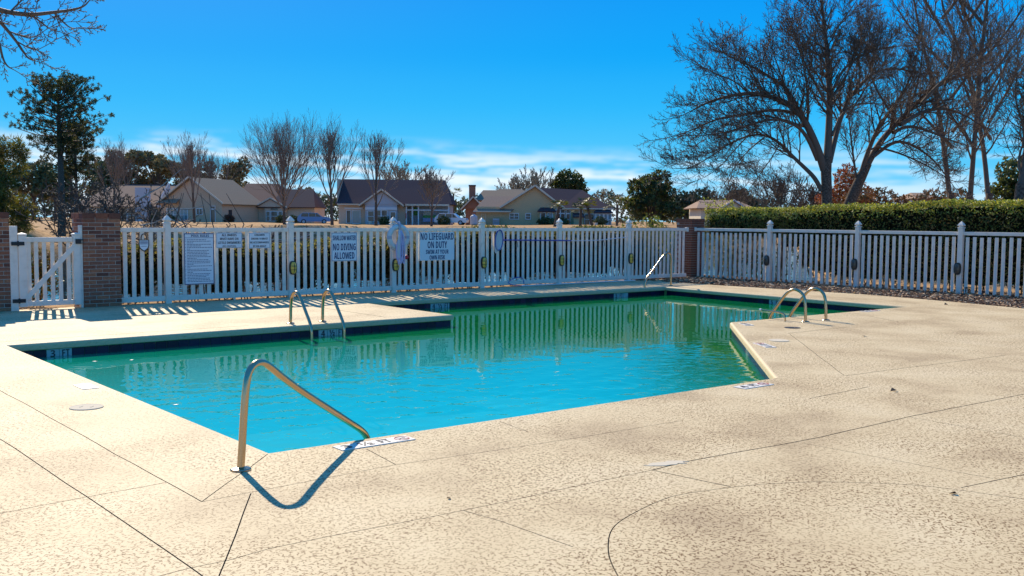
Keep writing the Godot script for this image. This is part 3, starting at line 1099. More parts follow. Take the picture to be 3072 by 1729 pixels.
func gate() -> void:
	var z := -0.06
	var root := thing("gate", "white picket gate with a diagonal brace hung between two brick piers", "gate", GATE_AT, FENCE_TURN)
	var a := MB.new()
	a.bevel(Vector3(-1.115, 0.715, z), Vector3(0.124, 1.43, 0.124), 0.006)
	part(root, "gate_post", a, M.white_vinyl)
	var b := MB.new()
	b.bevel(Vector3(-0.024, 0.722, z - 0.02), Vector3(0.046, 1.445, 0.11), 0.005)
	part(root, "gate_post", b, M.white_vinyl)
	for s in [[-1.045, -0.911], [-0.166, -0.05]]:
		var mb := MB.new()
		mb.bevel(Vector3((s[0] + s[1]) * 0.5, 0.67, z + 0.02), Vector3(s[1] - s[0], 1.22, 0.09), 0.006)
		var o := part(root, "stile", mb, M.white_vinyl)
		var cap := MB.new()
		cap.lathe([[0.0, -0.004], [0.098, -0.004], [0.098, 0.014], [0.0, 0.04]], 4, true, Vector3((s[0] + s[1]) * 0.5, 1.282, z + 0.02), Vector3(1.0, 1, 0.8))
		part(o, "cap", cap, M.white_vinyl)
	for s in [[1.157, 1.237], [0.067, 0.154]]:
		var mb := MB.new()
		mb.bevel(Vector3(-0.54, (s[0] + s[1]) * 0.5, z + 0.02), Vector3(0.745, s[1] - s[0], 0.05), 0.005)
		part(root, "rail", mb, M.white_vinyl)
	for x in [-0.872, -0.757, -0.629, -0.497, -0.368, -0.236]:
		var mb := MB.new()
		mb.bevel(Vector3(x, 0.656, z + 0.01), Vector3(0.064, 1.03, 0.03), 0.004)
		part(root, "picket", mb, M.white_vinyl)
	var br := MB.new()
	var p0 := Vector3(-0.93, 0.205, z + 0.058)
	var p1 := Vector3(-0.135, 1.10, z + 0.058)
	var d := (p1 - p0).normalized()
	br.boxt(Transform3D(Basis(d, Vector3.BACK.cross(d), Vector3.BACK), (p0 + p1) * 0.5), Vector3(p0.distance_to(p1), 0.078, 0.026))
	part(root, "brace", br, M.white_vinyl)
	for y in [1.135, 0.17]:
		var h := MB.new()
		h.bevel(Vector3(-1.105, y, z + 0.075), Vector3(0.10, 0.062, 0.012), 0.003)
		h.bevel(Vector3(-0.995, y, z + 0.075), Vector3(0.09, 0.062, 0.012), 0.003)
		h.rod(Vector3(-1.05, y - 0.045, z + 0.078), Vector3(-1.05, y + 0.045, z + 0.078), 0.013, 8)
		part(root, "hinge", h, M.black_iron)
	var l := MB.new()
	l.bevel(Vector3(-0.085, 1.165, z + 0.078), Vector3(0.09, 0.085, 0.03), 0.004)
	l.box(Vector3(-0.025, 1.19, z + 0.07), Vector3(0.05, 0.02, 0.03))
	l.box(Vector3(-0.025, 1.135, z + 0.07), Vector3(0.05, 0.014, 0.03))
	part(root, "latch", l, M.black_iron)

func pier_bricks(w: float, courses: int) -> Array:              # [centre, size] of every brick on front, right and left
	var out := []
	var jt := 0.0105
	var ch := 0.0677
	var hw := w * 0.5
	var bd := 0.092
	for c in courses:
		var y := ch * (c + 0.5)
		for f in 3:                                             # front, right, left
			var long := (c % 2 == 0) == (f == 0)
			var parts := []
			if long:
				var L := (w - 2 * jt) / 3.0
				for i in 3: parts.append([-hw + L * 0.5 + i * (L + jt), L])
			else:
				var L := (w - 2 * (bd + jt) - jt) / 2.0
				for i in 2: parts.append([-hw + bd + jt + L * 0.5 + i * (L + jt), L])
			for q in parts:
				var s := Vector3(q[1], ch - jt, bd)
				var p := Vector3(q[0], y, hw - bd * 0.5)
				if f == 1:
					s = Vector3(bd, ch - jt, q[1])
					p = Vector3(hw - bd * 0.5, y, -q[0])
				elif f == 2:
					s = Vector3(bd, ch - jt, q[1])
					p = Vector3(-hw + bd * 0.5, y, q[0])
				out.append([p, s])
	var top := ch * courses                                     # rowlock course over the whole top
	var L := (w + 0.01 - 2 * jt) / 3.0
	for i in 3:
		for k in 3:
			out.append([Vector3(-hw - 0.005 + L * 0.5 + i * (L + jt), top + 0.052, -hw - 0.005 + L * 0.5 + k * (L + jt)), Vector3(L, 0.104, L)])
	return out

func piers() -> void:
	var cores := func(w: float, h: float) -> MB:
		var mb := MB.new()
		mb.box(Vector3(0, h * 0.5 - 0.03, 0), Vector3(w - 0.014, h + 0.04, w - 0.014))
		return mb
	var at := GATE_AT + Basis(Vector3.UP, FENCE_TURN) * Vector3(0.323, 0, -0.33)
	var root := thing("brick_pier", "square brick pier between the white gate and the long picket fence", "pier", at, FENCE_TURN, "brick piers of the pool fence")
	part(root, "mortar", cores.call(0.646, 1.60), M.mortar)
	var meshes := {}
	for q in pier_bricks(0.646, 23):
		var s: Vector3 = q[1]
		var key := "%.3f %.3f %.3f" % [s.x, s.y, s.z]
		if not meshes.has(key):
			var mb := MB.new()
			mb.bevel(Vector3.ZERO, s, 0.005)
			meshes[key] = mb.mesh()
		var o := put(root, "brick", meshes[key], M["brick_%d" % rng.randi_range(0, 4)], q[0] + Vector3(rng.randf_range(-1, 1), 0, rng.randf_range(-1, 1)) * 0.0015)
		o.rotation.y = rng.randf_range(-0.006, 0.006)
	copy(root, "brick pier at the left edge of the photo, on the hinge side of the gate", GATE_AT + Basis(Vector3.UP, FENCE_TURN) * Vector3(-1.178 - 0.323, 0, -0.33), FENCE_TURN)
	var far := thing("brick_pier", "brick pier in the far corner where the two picket fences meet", "pier", Vector3(5.13, 0, -28.72), FENCE_TURN, "brick piers of the pool fence")
	part(far, "mortar", cores.call(0.56, 1.60), M.mortar)
	var mb := MB.new()
	for q in pier_bricks(0.56, 23): mb.box(q[0], q[1])
	part(far, "bricks", mb, M.brick_1).set_meta("kind", "stuff")

# ------------------------------------------------------------------ signs and lamps on the fence
func on_fence(s: float, h: float, z: float) -> Vector3:
	return FENCE_AT + Basis(Vector3.UP, FENCE_TURN) * Vector3(s, h, z)

func on_side(s: float, h: float, z: float) -> Vector3:
	return SIDE_AT + Basis(Vector3.UP, SIDE_TURN) * Vector3(s, h, z)

func sign_board(label: String, s0: float, s1: float, h0: float, h1: float, border: float, ink: Material) -> Node3D:
	var w := s1 - s0
	var h := h1 - h0
	var root := thing("sign", label, "sign", on_fence((s0 + s1) * 0.5, (h0 + h1) * 0.5, 0.034), FENCE_TURN)
	var mb := MB.new()
	mb.bevel(Vector3.ZERO, Vector3(w, h, 0.006), 0.002)
	part(root, "board", mb, M.sign_white)
	if border > 0:
		var f := MB.new()
		var e := 0.012
		for y in [-1, 1]: f.box(Vector3(0, y * (h * 0.5 - e), 0.004), Vector3(w - 2 * e + border, border, 0.002))
		for x in [-1, 1]: f.box(Vector3(x * (w * 0.5 - e), 0, 0.004), Vector3(border, h - 2 * e - border, 0.002))
		part(root, "border", f, ink)
	return root

func signs() -> void:
	var z := 0.0045
	var r := sign_board("tall white POOL RULES sign with a navy border on the fence", 0.30, 0.889, 0.33, 1.30, 0.014, M.navy_ink)
	lettering(r, "POOL RULES", 0.042, 0.345, Vector3(0.02, 0.434, z), M.navy_ink)
	var line := MB.new()
	line.box(Vector3(0, 0.398, 0.004), Vector3(0.555, 0.006, 0.002))
	part(r, "rule_line", line, M.navy_ink)
	# fine print: far too small to read in the photo, so lines of word-long strokes
	var y := 0.362
	var row := 0
	var widths := [0.37, 0.46, 0.12, 0.48, 0.28, 0.49, 0.06, 0.43, 0.38, 0.44, 0.39, 0.47, 0.20, 0.41, 0.45, 0.44, 0.12, 0.48, 0.06, 0.40, 0.47, 0.11, 0.45, 0.43, 0.38, 0.45, 0.44, 0.50]
	var numbers := [1, 1, 0, 1, 0, 1, 0, 1, 0, 1, 0, 1, 0, 1, 1, 1, 0, 1, 0, 1, 1, 0, 1, 1, 0, 1, 0, 1]
	for w in widths:
		var t := MB.new()
		if numbers[row]: t.box(Vector3(-0.262, y, 0.004), Vector3(0.010, 0.012, 0.001))
		var x := -0.235
		var stop: float = x + w
		while x < stop - 0.01:
			var l := minf(rng.randf_range(0.02, 0.06), stop - x)
			t.box(Vector3(x + l * 0.5, y, 0.004), Vector3(l, 0.0105, 0.001))
			x += l + 0.008
		part(r, "print_line", t, M.grey_ink)
		y -= 0.0292
		row += 1
	var b := sign_board("white sign reading ALL BABIES MUST HAVE ON LITTLE SWIMMERS", 0.929, 1.457, 1.011, 1.310, 0.005, M.grey_ink)
	lettering(b, "ALL BABIES", 0.044, 0.30, Vector3(0.0, 0.100, z), M.black_ink)
	lettering(b, "MUST HAVE ON", 0.044, 0.37, Vector3(0.0, 0.028, z), M.black_ink)
	lettering(b, "LITTLE SWIMMERS", 0.044, 0.455, Vector3(0.0, -0.046, z), M.black_ink)
	lettering(b, "(NO DIAPERS)", 0.034, 0.27, Vector3(0.0, -0.112, z), M.black_ink, false)
	var c := sign_board("white sign reading CHILDREN UNDER 14 MUST BE ACCOMPANIED BY AN ADULT", 1.592, 2.045, 0.998, 1.309, 0.004, M.grey_ink)
	lettering(c, "CHILDREN", 0.036, 0.21, Vector3(0.0, 0.108, z), M.black_ink)
	lettering(c, "UNDER 14 MUST", 0.036, 0.345, Vector3(0.0, 0.034, z), M.black_ink)
	lettering(c, "BE ACCOMPANIED", 0.036, 0.39, Vector3(0.0, -0.040, z), M.black_ink)
	lettering(c, "BY AN ADULT", 0.036, 0.275, Vector3(0.0, -0.112, z), M.black_ink)
	var d := sign_board("square white sign reading SHALLOW WATER NO DIVING ALLOWED", 3.41, 4.025, 0.706, 1.304, 0.008, M.grey_ink)
	lettering(d, "SHALLOW WATER", 0.098, 0.545, Vector3(0.0, 0.185, z), M.navy_ink)
	lettering(d, "NO DIVING", 0.135, 0.535, Vector3(0.0, -0.005, z), M.navy_ink)
	lettering(d, "ALLOWED", 0.135, 0.48, Vector3(0.0, -0.185, z), M.navy_ink)
	var e := sign_board("large white sign reading NO LIFEGUARD ON DUTY SWIM AT YOUR OWN RISK", 5.608, 6.557, 0.676, 1.306, 0.0, M.navy_ink)
	lettering(e, "NO LIFEGUARD", 0.145, 0.90, Vector3(0.0, 0.215, z), M.navy_ink)
	lettering(e, "ON DUTY", 0.145, 0.53, Vector3(0.0, 0.030, z), M.navy_ink)
	lettering(e, "SWIM AT YOUR", 0.092, 0.62, Vector3(0.0, -0.125, z), M.navy_ink)
	lettering(e, "OWN RISK", 0.092, 0.42, Vector3(0.0, -0.250, z), M.navy_ink)
	var screws := MB.new()
	for x in [-0.46, 0.46]:
		for yy in [-0.30, 0.30]: screws.rod(Vector3(x, yy, 0.002), Vector3(x, yy, 0.006), 0.008, 6)
	part(e, "screw", screws, M.grey_ink)
	# shield-shaped badge
	var root := thing("shield_sign", "small shield-shaped badge sign with a padlock loop on the fence", "sign", on_fence(-0.439, 1.10, 0.034), FENCE_TURN)
	var out := PackedVector2Array([Vector2(-0.095, 0.085), Vector2(0.095, 0.085), Vector2(0.095, -0.02), Vector2(0.078, -0.075), Vector2(0.045, -0.105), Vector2(0, -0.135), Vector2(-0.045, -0.105), Vector2(-0.078, -0.075), Vector2(-0.095, -0.02)])
	var m1 := MB.new()
	m1.prism(out, -0.003, 0.003)
	part(root, "edge", m1, M.black_ink)
	var inn := PackedVector2Array()
	for q in out: inn.append(q * Vector2(0.82, 0.84))
	var m2 := MB.new()
	m2.prism(inn, 0.0032, 0.005)
	part(root, "face", m2, M.sign_white)
	var loop := MB.new()
	var pts := PackedVector3Array()
	var rad := PackedFloat32Array()
	for i in 13:
		var a := PI * i / 12
		pts.append(Vector3(cos(a) * 0.05, 0.085 + sin(a) * 0.085 + (0.02 if i > 0 and i < 12 else 0.0), 0.0))
		rad.append(0.009)
	loop.tube(pts, rad, 6)
	part(root, "lock_loop", loop, M.black_ink)
	for q in [[0.030, 0.012], [0.008, 0.010], [0.053, 0.008]]:
		var bar := MB.new()
		bar.box(Vector3(0, q[0], 0.0055), Vector3(0.14, q[1], 0.001))
		part(root, "print_line", bar, M.navy_ink)
	var bar2 := MB.new()
	bar2.box(Vector3(0, -0.035, 0.0055), Vector3(0.10, 0.008, 0.001))
	part(root, "print_line", bar2, M.grey_ink)

func lamp_at(label: String, at: Vector3, turn: float, lens: Material) -> void:
	var root := thing("bulkhead_lamp", label, "lamp", at, turn, "oval bulkhead lamps on the fence posts")
	var n := 28
	var outline := func(w: float, h: float) -> PackedVector2Array:
		var p := PackedVector2Array()
		for i in n:
			var a := TAU * i / n
			p.append(Vector2(signf(cos(a)) * pow(absf(cos(a)), 0.75) * w, signf(sin(a)) * pow(absf(sin(a)), 0.75) * h))
		return p
	var mb := MB.new()
	mb.prism(outline.call(0.078, 0.138), 0.0, 0.045)
	part(root, "housing", mb, M.dark_plastic)
	var g := MB.new()
	var rows := 5
	for i in rows:                                              # domed lens
		var f0 := cos(PI * 0.5 * i / rows)
		var f1 := cos(PI * 0.5 * (i + 1) / rows)
		var z0 := 0.046 + 0.04 * sin(PI * 0.5 * i / rows)
		var z1 := 0.046 + 0.04 * sin(PI * 0.5 * (i + 1) / rows)
		var a: PackedVector2Array = outline.call(0.062 * f0, 0.118 * f0)
		var b: PackedVector2Array = outline.call(0.062 * f1, 0.118 * f1)
		for j in n:
			var k := (j + 1) % n
			if i < rows - 1: g.quad(Vector3(a[j].x, a[j].y, z0), Vector3(a[k].x, a[k].y, z0), Vector3(b[k].x, b[k].y, z1), Vector3(b[j].x, b[j].y, z1))
			else: g.tri(Vector3(a[j].x, a[j].y, z0), Vector3(a[k].x, a[k].y, z0), Vector3(0, 0, z1))
	part(root, "lens", g, lens)
	for q in [[Vector3(0, -0.13, 0.04), Vector3(0, 0.13, 0.04), 1], [Vector3(-0.07, 0.038, 0.04), Vector3(0.07, 0.038, 0.04), 0], [Vector3(-0.07, -0.038, 0.04), Vector3(0.07, -0.038, 0.04), 0]]:
		var bar := MB.new()
		var p := PackedVector3Array()
		var r := PackedFloat32Array()
		for i in 9:
			var t := i / 8.0
			p.append(q[0].lerp(q[1], t) + Vector3(0, 0, 0.055 * sin(PI * t)))
			r.append(0.006)
		bar.tube(p, r, 6)
		part(root, "guard_bar", bar, M.dark_plastic)

func lamps() -> void:
	var text := ["amber oval lamp on the fence post between the CHILDREN sign and the SHALLOW WATER sign", "amber oval lamp on the post below the life ring", "amber oval lamp on the post between the NO LIFEGUARD sign and the skimmer net", "amber oval lamp on the post the skimmer pole passes at its middle", "amber oval lamp on the post at the tip of the skimmer pole"]
	var s := [2.515, 4.955, 7.378, 9.82, 12.285]
	for k in 5: lamp_at(text[k], on_fence(s[k], 0.60, 0.056), FENCE_TURN, M.amber_glass)
	var far := ["dark oval lamp seen from the side, on the right fence post nearest the far corner", "dark oval lamp on the middle post of the right fence", "dark oval lamp on the right fence post nearest the photo's right edge"]
	var q := [2.59, 5.17, 7.75]
	for k in 3: lamp_at(far[k], on_side(q[k], 0.565, 0.058), SIDE_TURN, M.smoked_glass)

# ------------------------------------------------------------------ gear hung on the fence
func path(mb: MB, p: Array, r: float, sides := 12, smooth := 0) -> void:
	var q := PackedVector3Array(p)
	for k in smooth:                                            # cut corners
		var o := PackedVector3Array([q[0]])
		for i in q.size() - 1:
			o.append(q[i].lerp(q[i + 1], 0.25))
			o.append(q[i].lerp(q[i + 1], 0.75))
		o.append(q[q.size() - 1])
		q = o
	var rr := PackedFloat32Array()
	for i in q.size(): rr.append(r)
	mb.tube(q, rr, sides, true)

func pool_gear() -> void:
	# life ring tied to the post top
	var root := thing("life_ring", "white life ring with bundled rope hung on a fence post", "life ring", on_fence(4.99, 1.20, 0.125), FENCE_TURN)
	var mb := MB.new()
	var p := PackedVector3Array()
	var r := PackedFloat32Array()
	for i in 41:
		p.append(Vector3(sin(TAU * i / 40) * 0.226, cos(TAU * i / 40) * 0.226, 0))
		r.append(0.056)
	mb.tube(p, r, 14)
	part(root, "ring", mb, M.ring_white)
	for k in 4:
		var b := MB.new()
		var bp := PackedVector3Array()
		var br := PackedFloat32Array()
		for i in 7:
			var a := TAU * (k + 0.0) / 4 + (i - 3) * 0.045
			bp.append(Vector3(sin(a) * 0.226, cos(a) * 0.226, 0))
			br.append(0.0585)
		b.tube(bp, br, 14)
		part(root, "band", b, M.ring_band)
	var line := MB.new()
	for k in 4:
		var lp := []
		for i in 9:
			var a := TAU * (k + i / 8.0) / 4
			var o := 0.285 + 0.012 * sin(PI * i / 8.0)
			lp.append(Vector3(sin(a) * o, cos(a) * o - 0.01 * sin(PI * i / 8.0), 0.01))
		path(line, lp, 0.006, 6)
	part(root, "grab_line", line, M.rope_white)
	var tie := MB.new()
	path(tie, [Vector3(-0.05, 0.36, -0.06), Vector3(0.0, 0.30, 0.05), Vector3(0.02, 0.20, 0.06)], 0.02, 8, 2)
	path(tie, [Vector3(0.06, 0.34, -0.07), Vector3(0.03, 0.27, 0.05), Vector3(-0.01, 0.15, 0.055)], 0.018, 8, 2)
	part(root, "tie", tie, M.ring_band)
	var bun := thing("rope_bundle", "bundled pale lilac throw rope hanging through the life ring with a red float", "rope", on_fence(4.99, 1.20, 0.20), FENCE_TURN)
	var rp := MB.new()
	for k in 16:
		var x := rng.randf_range(-0.07, 0.06)
		var zz := rng.randf_range(-0.03, 0.04)
		var low := rng.randf_range(-0.62, -0.34)
		path(rp, [Vector3(x * 0.4, 0.14, zz - 0.02), Vector3(x * 1.0 + 0.02, 0.0, zz + 0.02), Vector3(x * 1.5 - 0.015, -0.2, zz), Vector3(x * 1.3, low, zz), Vector3(x * 1.3 + 0.05, low + 0.05, zz), Vector3(x + 0.04, -0.18, zz + 0.02), Vector3(x * 0.5 + 0.02, 0.10, zz - 0.02)], 0.011, 6, 2)
	part(bun, "rope", rp, M.cloth_lilac)
	var wp := MB.new()
	for k in 6:
		var x := rng.randf_range(-0.09, 0.08)
		path(wp, [Vector3(x * 0.3, 0.16, 0.0), Vector3(x, 0.02, 0.05), Vector3(x * 1.4, -0.25, 0.03), Vector3(x * 1.1, rng.randf_range(-0.5, -0.3), 0.02)], 0.012, 6, 2)
	part(bun, "cord", wp, M.rope_white)
	var fl := MB.new()
	var prof := []
	for i in 9: prof.append([0.045 * sin(PI * i / 8.0) + 0.0005, -0.05 * cos(PI * i / 8.0)])
	fl.lathe(prof, 14, false, Vector3(0.165, -0.43, 0.0))
	part(bun, "float", fl, M.red_float)
	# skimmer net and its long pole on hooks
	var net := thing("skimmer_net", "leaf skimmer net on a long blue pole hung along the fence", "skimmer net", on_fence(7.82, 1.117, 0.085), FENCE_TURN)
	var hoop := MB.new()
	var hp := []
	for i in 33: hp.append(Vector3(sin(TAU * i / 32) * 0.118, cos(TAU * i / 32) * 0.238, 0.02 * cos(TAU * i / 32)))
	path(hoop, hp, 0.013, 8)
	part(net, "hoop", hoop, M.blue_pole)
	var bag := MB.new()
	var rows := 8
	for i in rows:
		for j in 24:
			var q := []
			for e in [[i, j], [i, j + 1], [i + 1, j + 1], [i + 1, j]]:
				var t: float = e[0] / float(rows)
				var a: float = TAU * e[1] / 24
				var sx := 0.118 * (1.0 - 0.75 * t * t)
				var sy := 0.238 * (1.0 - 0.8 * t * t)
				q.append(Vector3(sin(a) * sx - 0.055 * t, cos(a) * sy - 0.26 * t * t, -0.055 * t + 0.006 * sin(a * 5) * t))
			bag.quad(q[0], q[3], q[2], q[1])
	part(net, "bag", bag, M.rope_white)
	var pole := MB.new()
	path(pole, [Vector3(0.118, 0.0, 0), Vector3(0.8, -0.008, 0), Vector3(1.6, -0.02, 0), Vector3(2.3, -0.030, 0)], 0.0145, 8, 1)
	part(net, "pole", pole, M.blue_pole)
	var pole2 := MB.new()
	path(pole2, [Vector3(2.28, -0.030, 0), Vector3(2.9, -0.034, 0), Vector3(3.4, -0.022, 0), Vector3(3.9, 0.02, 0), Vector3(4.31, 0.048, 0)], 0.0125, 8, 1)
	part(net, "pole", pole2, M.rope_white)
	for x in [0.55, 3.45]:
		var hk := thing("pole_hook", "thin dark wire hook holding the skimmer pole near its %s" % ("net" if x < 1 else "tip"), "hook", on_fence(7.82 + x, 1.10, 0.085), FENCE_TURN, "hooks of the skimmer pole")
		var w := MB.new()
		path(w, [Vector3(0, 0.13, -0.06), Vector3(0, 0.05, -0.04), Vector3(0, -0.035, -0.012), Vector3(0, -0.04, 0.012), Vector3(0.01, -0.16, 0.02)], 0.006, 6, 1)
		part(hk, "wire", w, M.black_iron)
	# shepherd's crook on the ground along the fence foot
	var crook := thing("rescue_crook", "white rescue pole with a blue loop lying along the fence foot", "rescue pole", on_fence(8.35, 0.0, 0.16), FENCE_TURN)
	var lp := MB.new()
	path(lp, [Vector3(0.22, 0.05, -0.04), Vector3(0.22, 0.20, -0.07), Vector3(0.05, 0.235, -0.08), Vector3(-0.18, 0.17, -0.07), Vector3(-0.27, 0.10, -0.06), Vector3(-0.16, 0.05, -0.02), Vector3(0.1, 0.025, 0.0)], 0.009, 8, 2)
	part(crook, "loop", lp, M.blue_pole)
	var sp := MB.new()
	sp.tube(PackedVector3Array([Vector3(0.1, 0.022, 0.0), Vector3(2.2, 0.024, -0.01), Vector3(4.05, 0.024, -0.02)]), PackedFloat32Array([0.016, 0.016, 0.016]), 8, true)
	part(crook, "pole", sp, M.white_paint)

# ------------------------------------------------------------------ stainless rails
func flange(root: Node3D, at: Vector3, r := 0.062) -> void:
	var mb := MB.new()
	mb.lathe([[0.0, 0.001], [r, 0.001], [r, 0.007], [r * 0.9, 0.014], [0.030, 0.022], [0.0, 0.022]], 28)
	part(root, "base_plate", mb, M.steel, at)

func rails() -> void:
	# hand rail in the near corner, in the upright plane from its foot to the pool's edge
	var d := Vector3(sin(deg_to_rad(150.0)), 0, cos(deg_to_rad(150.0)))
	var near := thing("hand_rail", "single stainless hand rail standing in the near corner of the pool, casting a long shadow", "hand rail", Vector3(-1.715, 0, -6.223))
	var mb := MB.new()
	var pts := []
	for q in [[0.0, 0.0], [0.015, 0.15], [0.03, 0.32], [0.05, 0.50], [0.075, 0.612], [0.125, 0.662], [0.20, 0.668], [0.28, 0.622], [0.38, 0.545], [0.60, 0.402], [0.85, 0.255], [1.10, 0.105], [1.215, 0.038], [1.285, -0.03], [1.305, -0.12], [1.31, -0.45], [1.31, -0.95]]:
		pts.append(d * q[0] + Vector3(0, q[1], 0))
	path(mb, pts, 0.0242, 20, 2)
	part(near, "rail", mb, M.steel)
	flange(near, Vector3.ZERO, 0.066)
	# ladder on the left, its two rails arching over the coping
	var b := Vector3(0.638, 0, 0.769)
	var shape := [[0.0, 0.0], [0.006, 0.18], [0.02, 0.34], [0.065, 0.445], [0.165, 0.503], [0.265, 0.475], [0.345, 0.39], [0.50, 0.20], [0.62, 0.055], [0.655, -0.03], [0.66, -0.15], [0.66, -0.9]]
	ladder("stainless pool ladder on the left edge, in front of the SHALLOW WATER sign", Vector3(-3.353, 0, -15.003), Vector3(-2.928, 0, -15.319), b, shape, 0.66)
	var shape2 := [[0.0, 0.0], [0.008, 0.20], [0.022, 0.36], [0.07, 0.46], [0.21, 0.522], [0.34, 0.47], [0.44, 0.36], [0.58, 0.18], [0.67, 0.06], [0.70, -0.05], [0.70, -0.9]]
	ladder("stainless pool ladder on the right peninsula of the deck, in front of the right fence", Vector3(4.701, 0, -15.843), Vector3(5.118, 0, -16.132), -b, shape2, 0.70)
	var bar := thing("grab_bar", "low stainless grab bar reaching over the water beside the right ladder", "grab bar", Vector3(4.394, 0, -15.912))
	var gb := MB.new()
	var gp := []
	for q in [[0.0, 0.0], [0.0, 0.08], [0.03, 0.125], [0.12, 0.14], [0.30, 0.146], [0.47, 0.152]]: gp.append(-b * q[0] + Vector3(0, q[1], 0))
	path(gb, gp, 0.013, 12, 2)
	part(bar, "bar", gb, M.steel)
	var tip := MB.new()
	tip.rod(-b * 0.465 + Vector3(0, 0.152, 0), -b * 0.50 + Vector3(0, 0.152, 0), 0.019, 12)
	part(bar, "end_cap", tip, M.white_paint)
	# rail in the far corner
	var far := thing("hand_rail", "single stainless hand rail in the far corner of the pool by the corner pier", "hand rail", Vector3(3.907, 0, -24.416))
	var fb := MB.new()
	var e := Vector3(-0.77, 0, 0.638)
	var fp := []
	for q in [[0.0, 0.0], [0.01, 0.4], [0.01, 0.68], [0.05, 0.80], [0.15, 0.835], [0.27, 0.77], [0.38, 0.665], [0.65, 0.41], [0.86, 0.235], [0.93, 0.13], [0.945, -0.1], [0.945, -0.9]]: fp.append(e * q[0] + Vector3(0, q[1], 0))
	path(fb, fp, 0.0242, 14, 2)
	part(far, "rail", fb, M.steel)
	flange(far, Vector3.ZERO)

func ladder(label: String, a: Vector3, c: Vector3, dir: Vector3, shape: Array, reach: float) -> void:
	var root := thing("pool_ladder", label, "ladder", a)
	for o in [Vector3.ZERO, c - a]:
		var mb := MB.new()
		var p := []
		for q in shape: p.append(o + dir * q[0] + Vector3(0, q[1], 0))
		path(mb, p, 0.0242, 16, 2)
		part(root, "rail", mb, M.steel)
		flange(root, o)
	for k in 2:
		var st := MB.new()
		var y := -0.45 - 0.3 * k
		st.bevel(Vector3.ZERO, Vector3(a.distance_to(c), 0.025, 0.08), 0.006)
		var s := part(root, "step", st, M.white_paint, (c - a) * 0.5 + dir * reach + Vector3(0, y, 0))
		var u := (c - a).normalized()
		s.basis = Basis(u, Vector3.UP, u.cross(Vector3.UP))

# ------------------------------------------------------------------ plants
func rand_dir(r: RandomNumberGenerator) -> Vector3:
	var z := r.randf_range(-1, 1)
	var a := r.randf() * TAU
	var s := sqrt(1 - z * z)
	return Vector3(s * cos(a), z, s * sin(a))

func grow(mb: MB, p: Vector3, d: Vector3, L: float, r0: float, lvl: int, o: Dictionary, r: RandomNumberGenerator) -> void:
	var top: int = o.kids.size()
	var n: int = [6, 5, 4, 3, 2, 2][lvl]
	var pts := PackedVector3Array([p])
	var rad := PackedFloat32Array([r0])
	var r1 := maxf(o.rmin, r0 * (0.42 if lvl < top else 0.6))
	var dirs := [d]
	for i in n:
		d = (d + rand_dir(r) * o.wob + Vector3.UP * o.up / n).normalized()
		p += d * L / n
		pts.append(p)
		dirs.append(d)
		rad.append(lerpf(r0, r1, (i + 1.0) / n))
	mb.tube(pts, rad, [8, 6, 4, 3, 3, 3][lvl])
	if lvl >= top: return
	var kids: int = o.kids[lvl]
	var turn := r.randf() * TAU
	for k in kids:
		var t: float = o.bare[mini(lvl, o.bare.size() - 1)] + (1.0 - o.bare[mini(lvl, o.bare.size() - 1)]) * (k + r.randf()) / kids
		var f := t * n
		var i := mini(int(f), n - 1)
		var q := pts[i].lerp(pts[i + 1], f - i)
		var dd: Vector3 = dirs[i]
		turn += 2.4 + r.randf_range(-0.5, 0.5)
		var side := dd.cross(Vector3(0.3, 0.2, 1)).normalized().rotated(dd, turn)
		var a: float = o.angle * r.randf_range(0.7, 1.25)
		var nd := (dd * cos(a) + side * sin(a)).normalized()
		if o.has("flat"): nd = Vector3(nd.x, nd.y, nd.z * o.flat).normalized()
		grow(mb, q, nd, L * o.ratio * r.randf_range(0.6, 1.15) * (1.15 - 0.55 * t), maxf(o.rmin, lerpf(r0, r1, t) * 0.55), lvl + 1, o, r)

func bare_tree(label: String, at: Vector3, h: float, sd: int, o: Dictionary, group := "") -> Node3D:
	var root := thing("bare_tree", label, "tree", at, 0.0, group)
	var r := RandomNumberGenerator.new()
	r.seed = sd
	var tr := MB.new()
	var cr := MB.new()
	var fork: float = o.get("fork", 0.22) * h
	var r0: float = o.get("r", 0.022) * h
	var lean := Vector3(r.randf_range(-0.06, 0.06), 1, 0.0).normalized()
	var leader: float = h * o.get("leader", 0.55)
	tr.tube(PackedVector3Array([Vector3(0, -0.3, 0), Vector3(0, 0.25, 0), lean * fork, lean * leader]), PackedFloat32Array([r0 * 1.5, r0 * 1.1, r0 * 0.9, r0 * 0.4]), 9)
	part(root, "trunk", tr, M.bark)
	var limbs: int = o.get("limbs", 9)
	for k in limbs:
		var t := (k + r.randf() * 0.6) / limbs
		var a := k * 2.4 + r.randf_range(-0.4, 0.4)
		var spread: float = o.get("spread", 0.75) * lerpf(1.0, 0.12, t)
		var d := Vector3(cos(a) * sin(spread), cos(spread), sin(a) * sin(spread))
		var y := lerpf(fork, leader * 0.96, t)
		grow(cr, lean * y, d, (h - y) * r.randf_range(0.78, 1.0), r0 * lerpf(0.5, 0.32, t), 0, o, r)
	part(root, "branches", cr, o.get("material", M.twig_far))
	return root

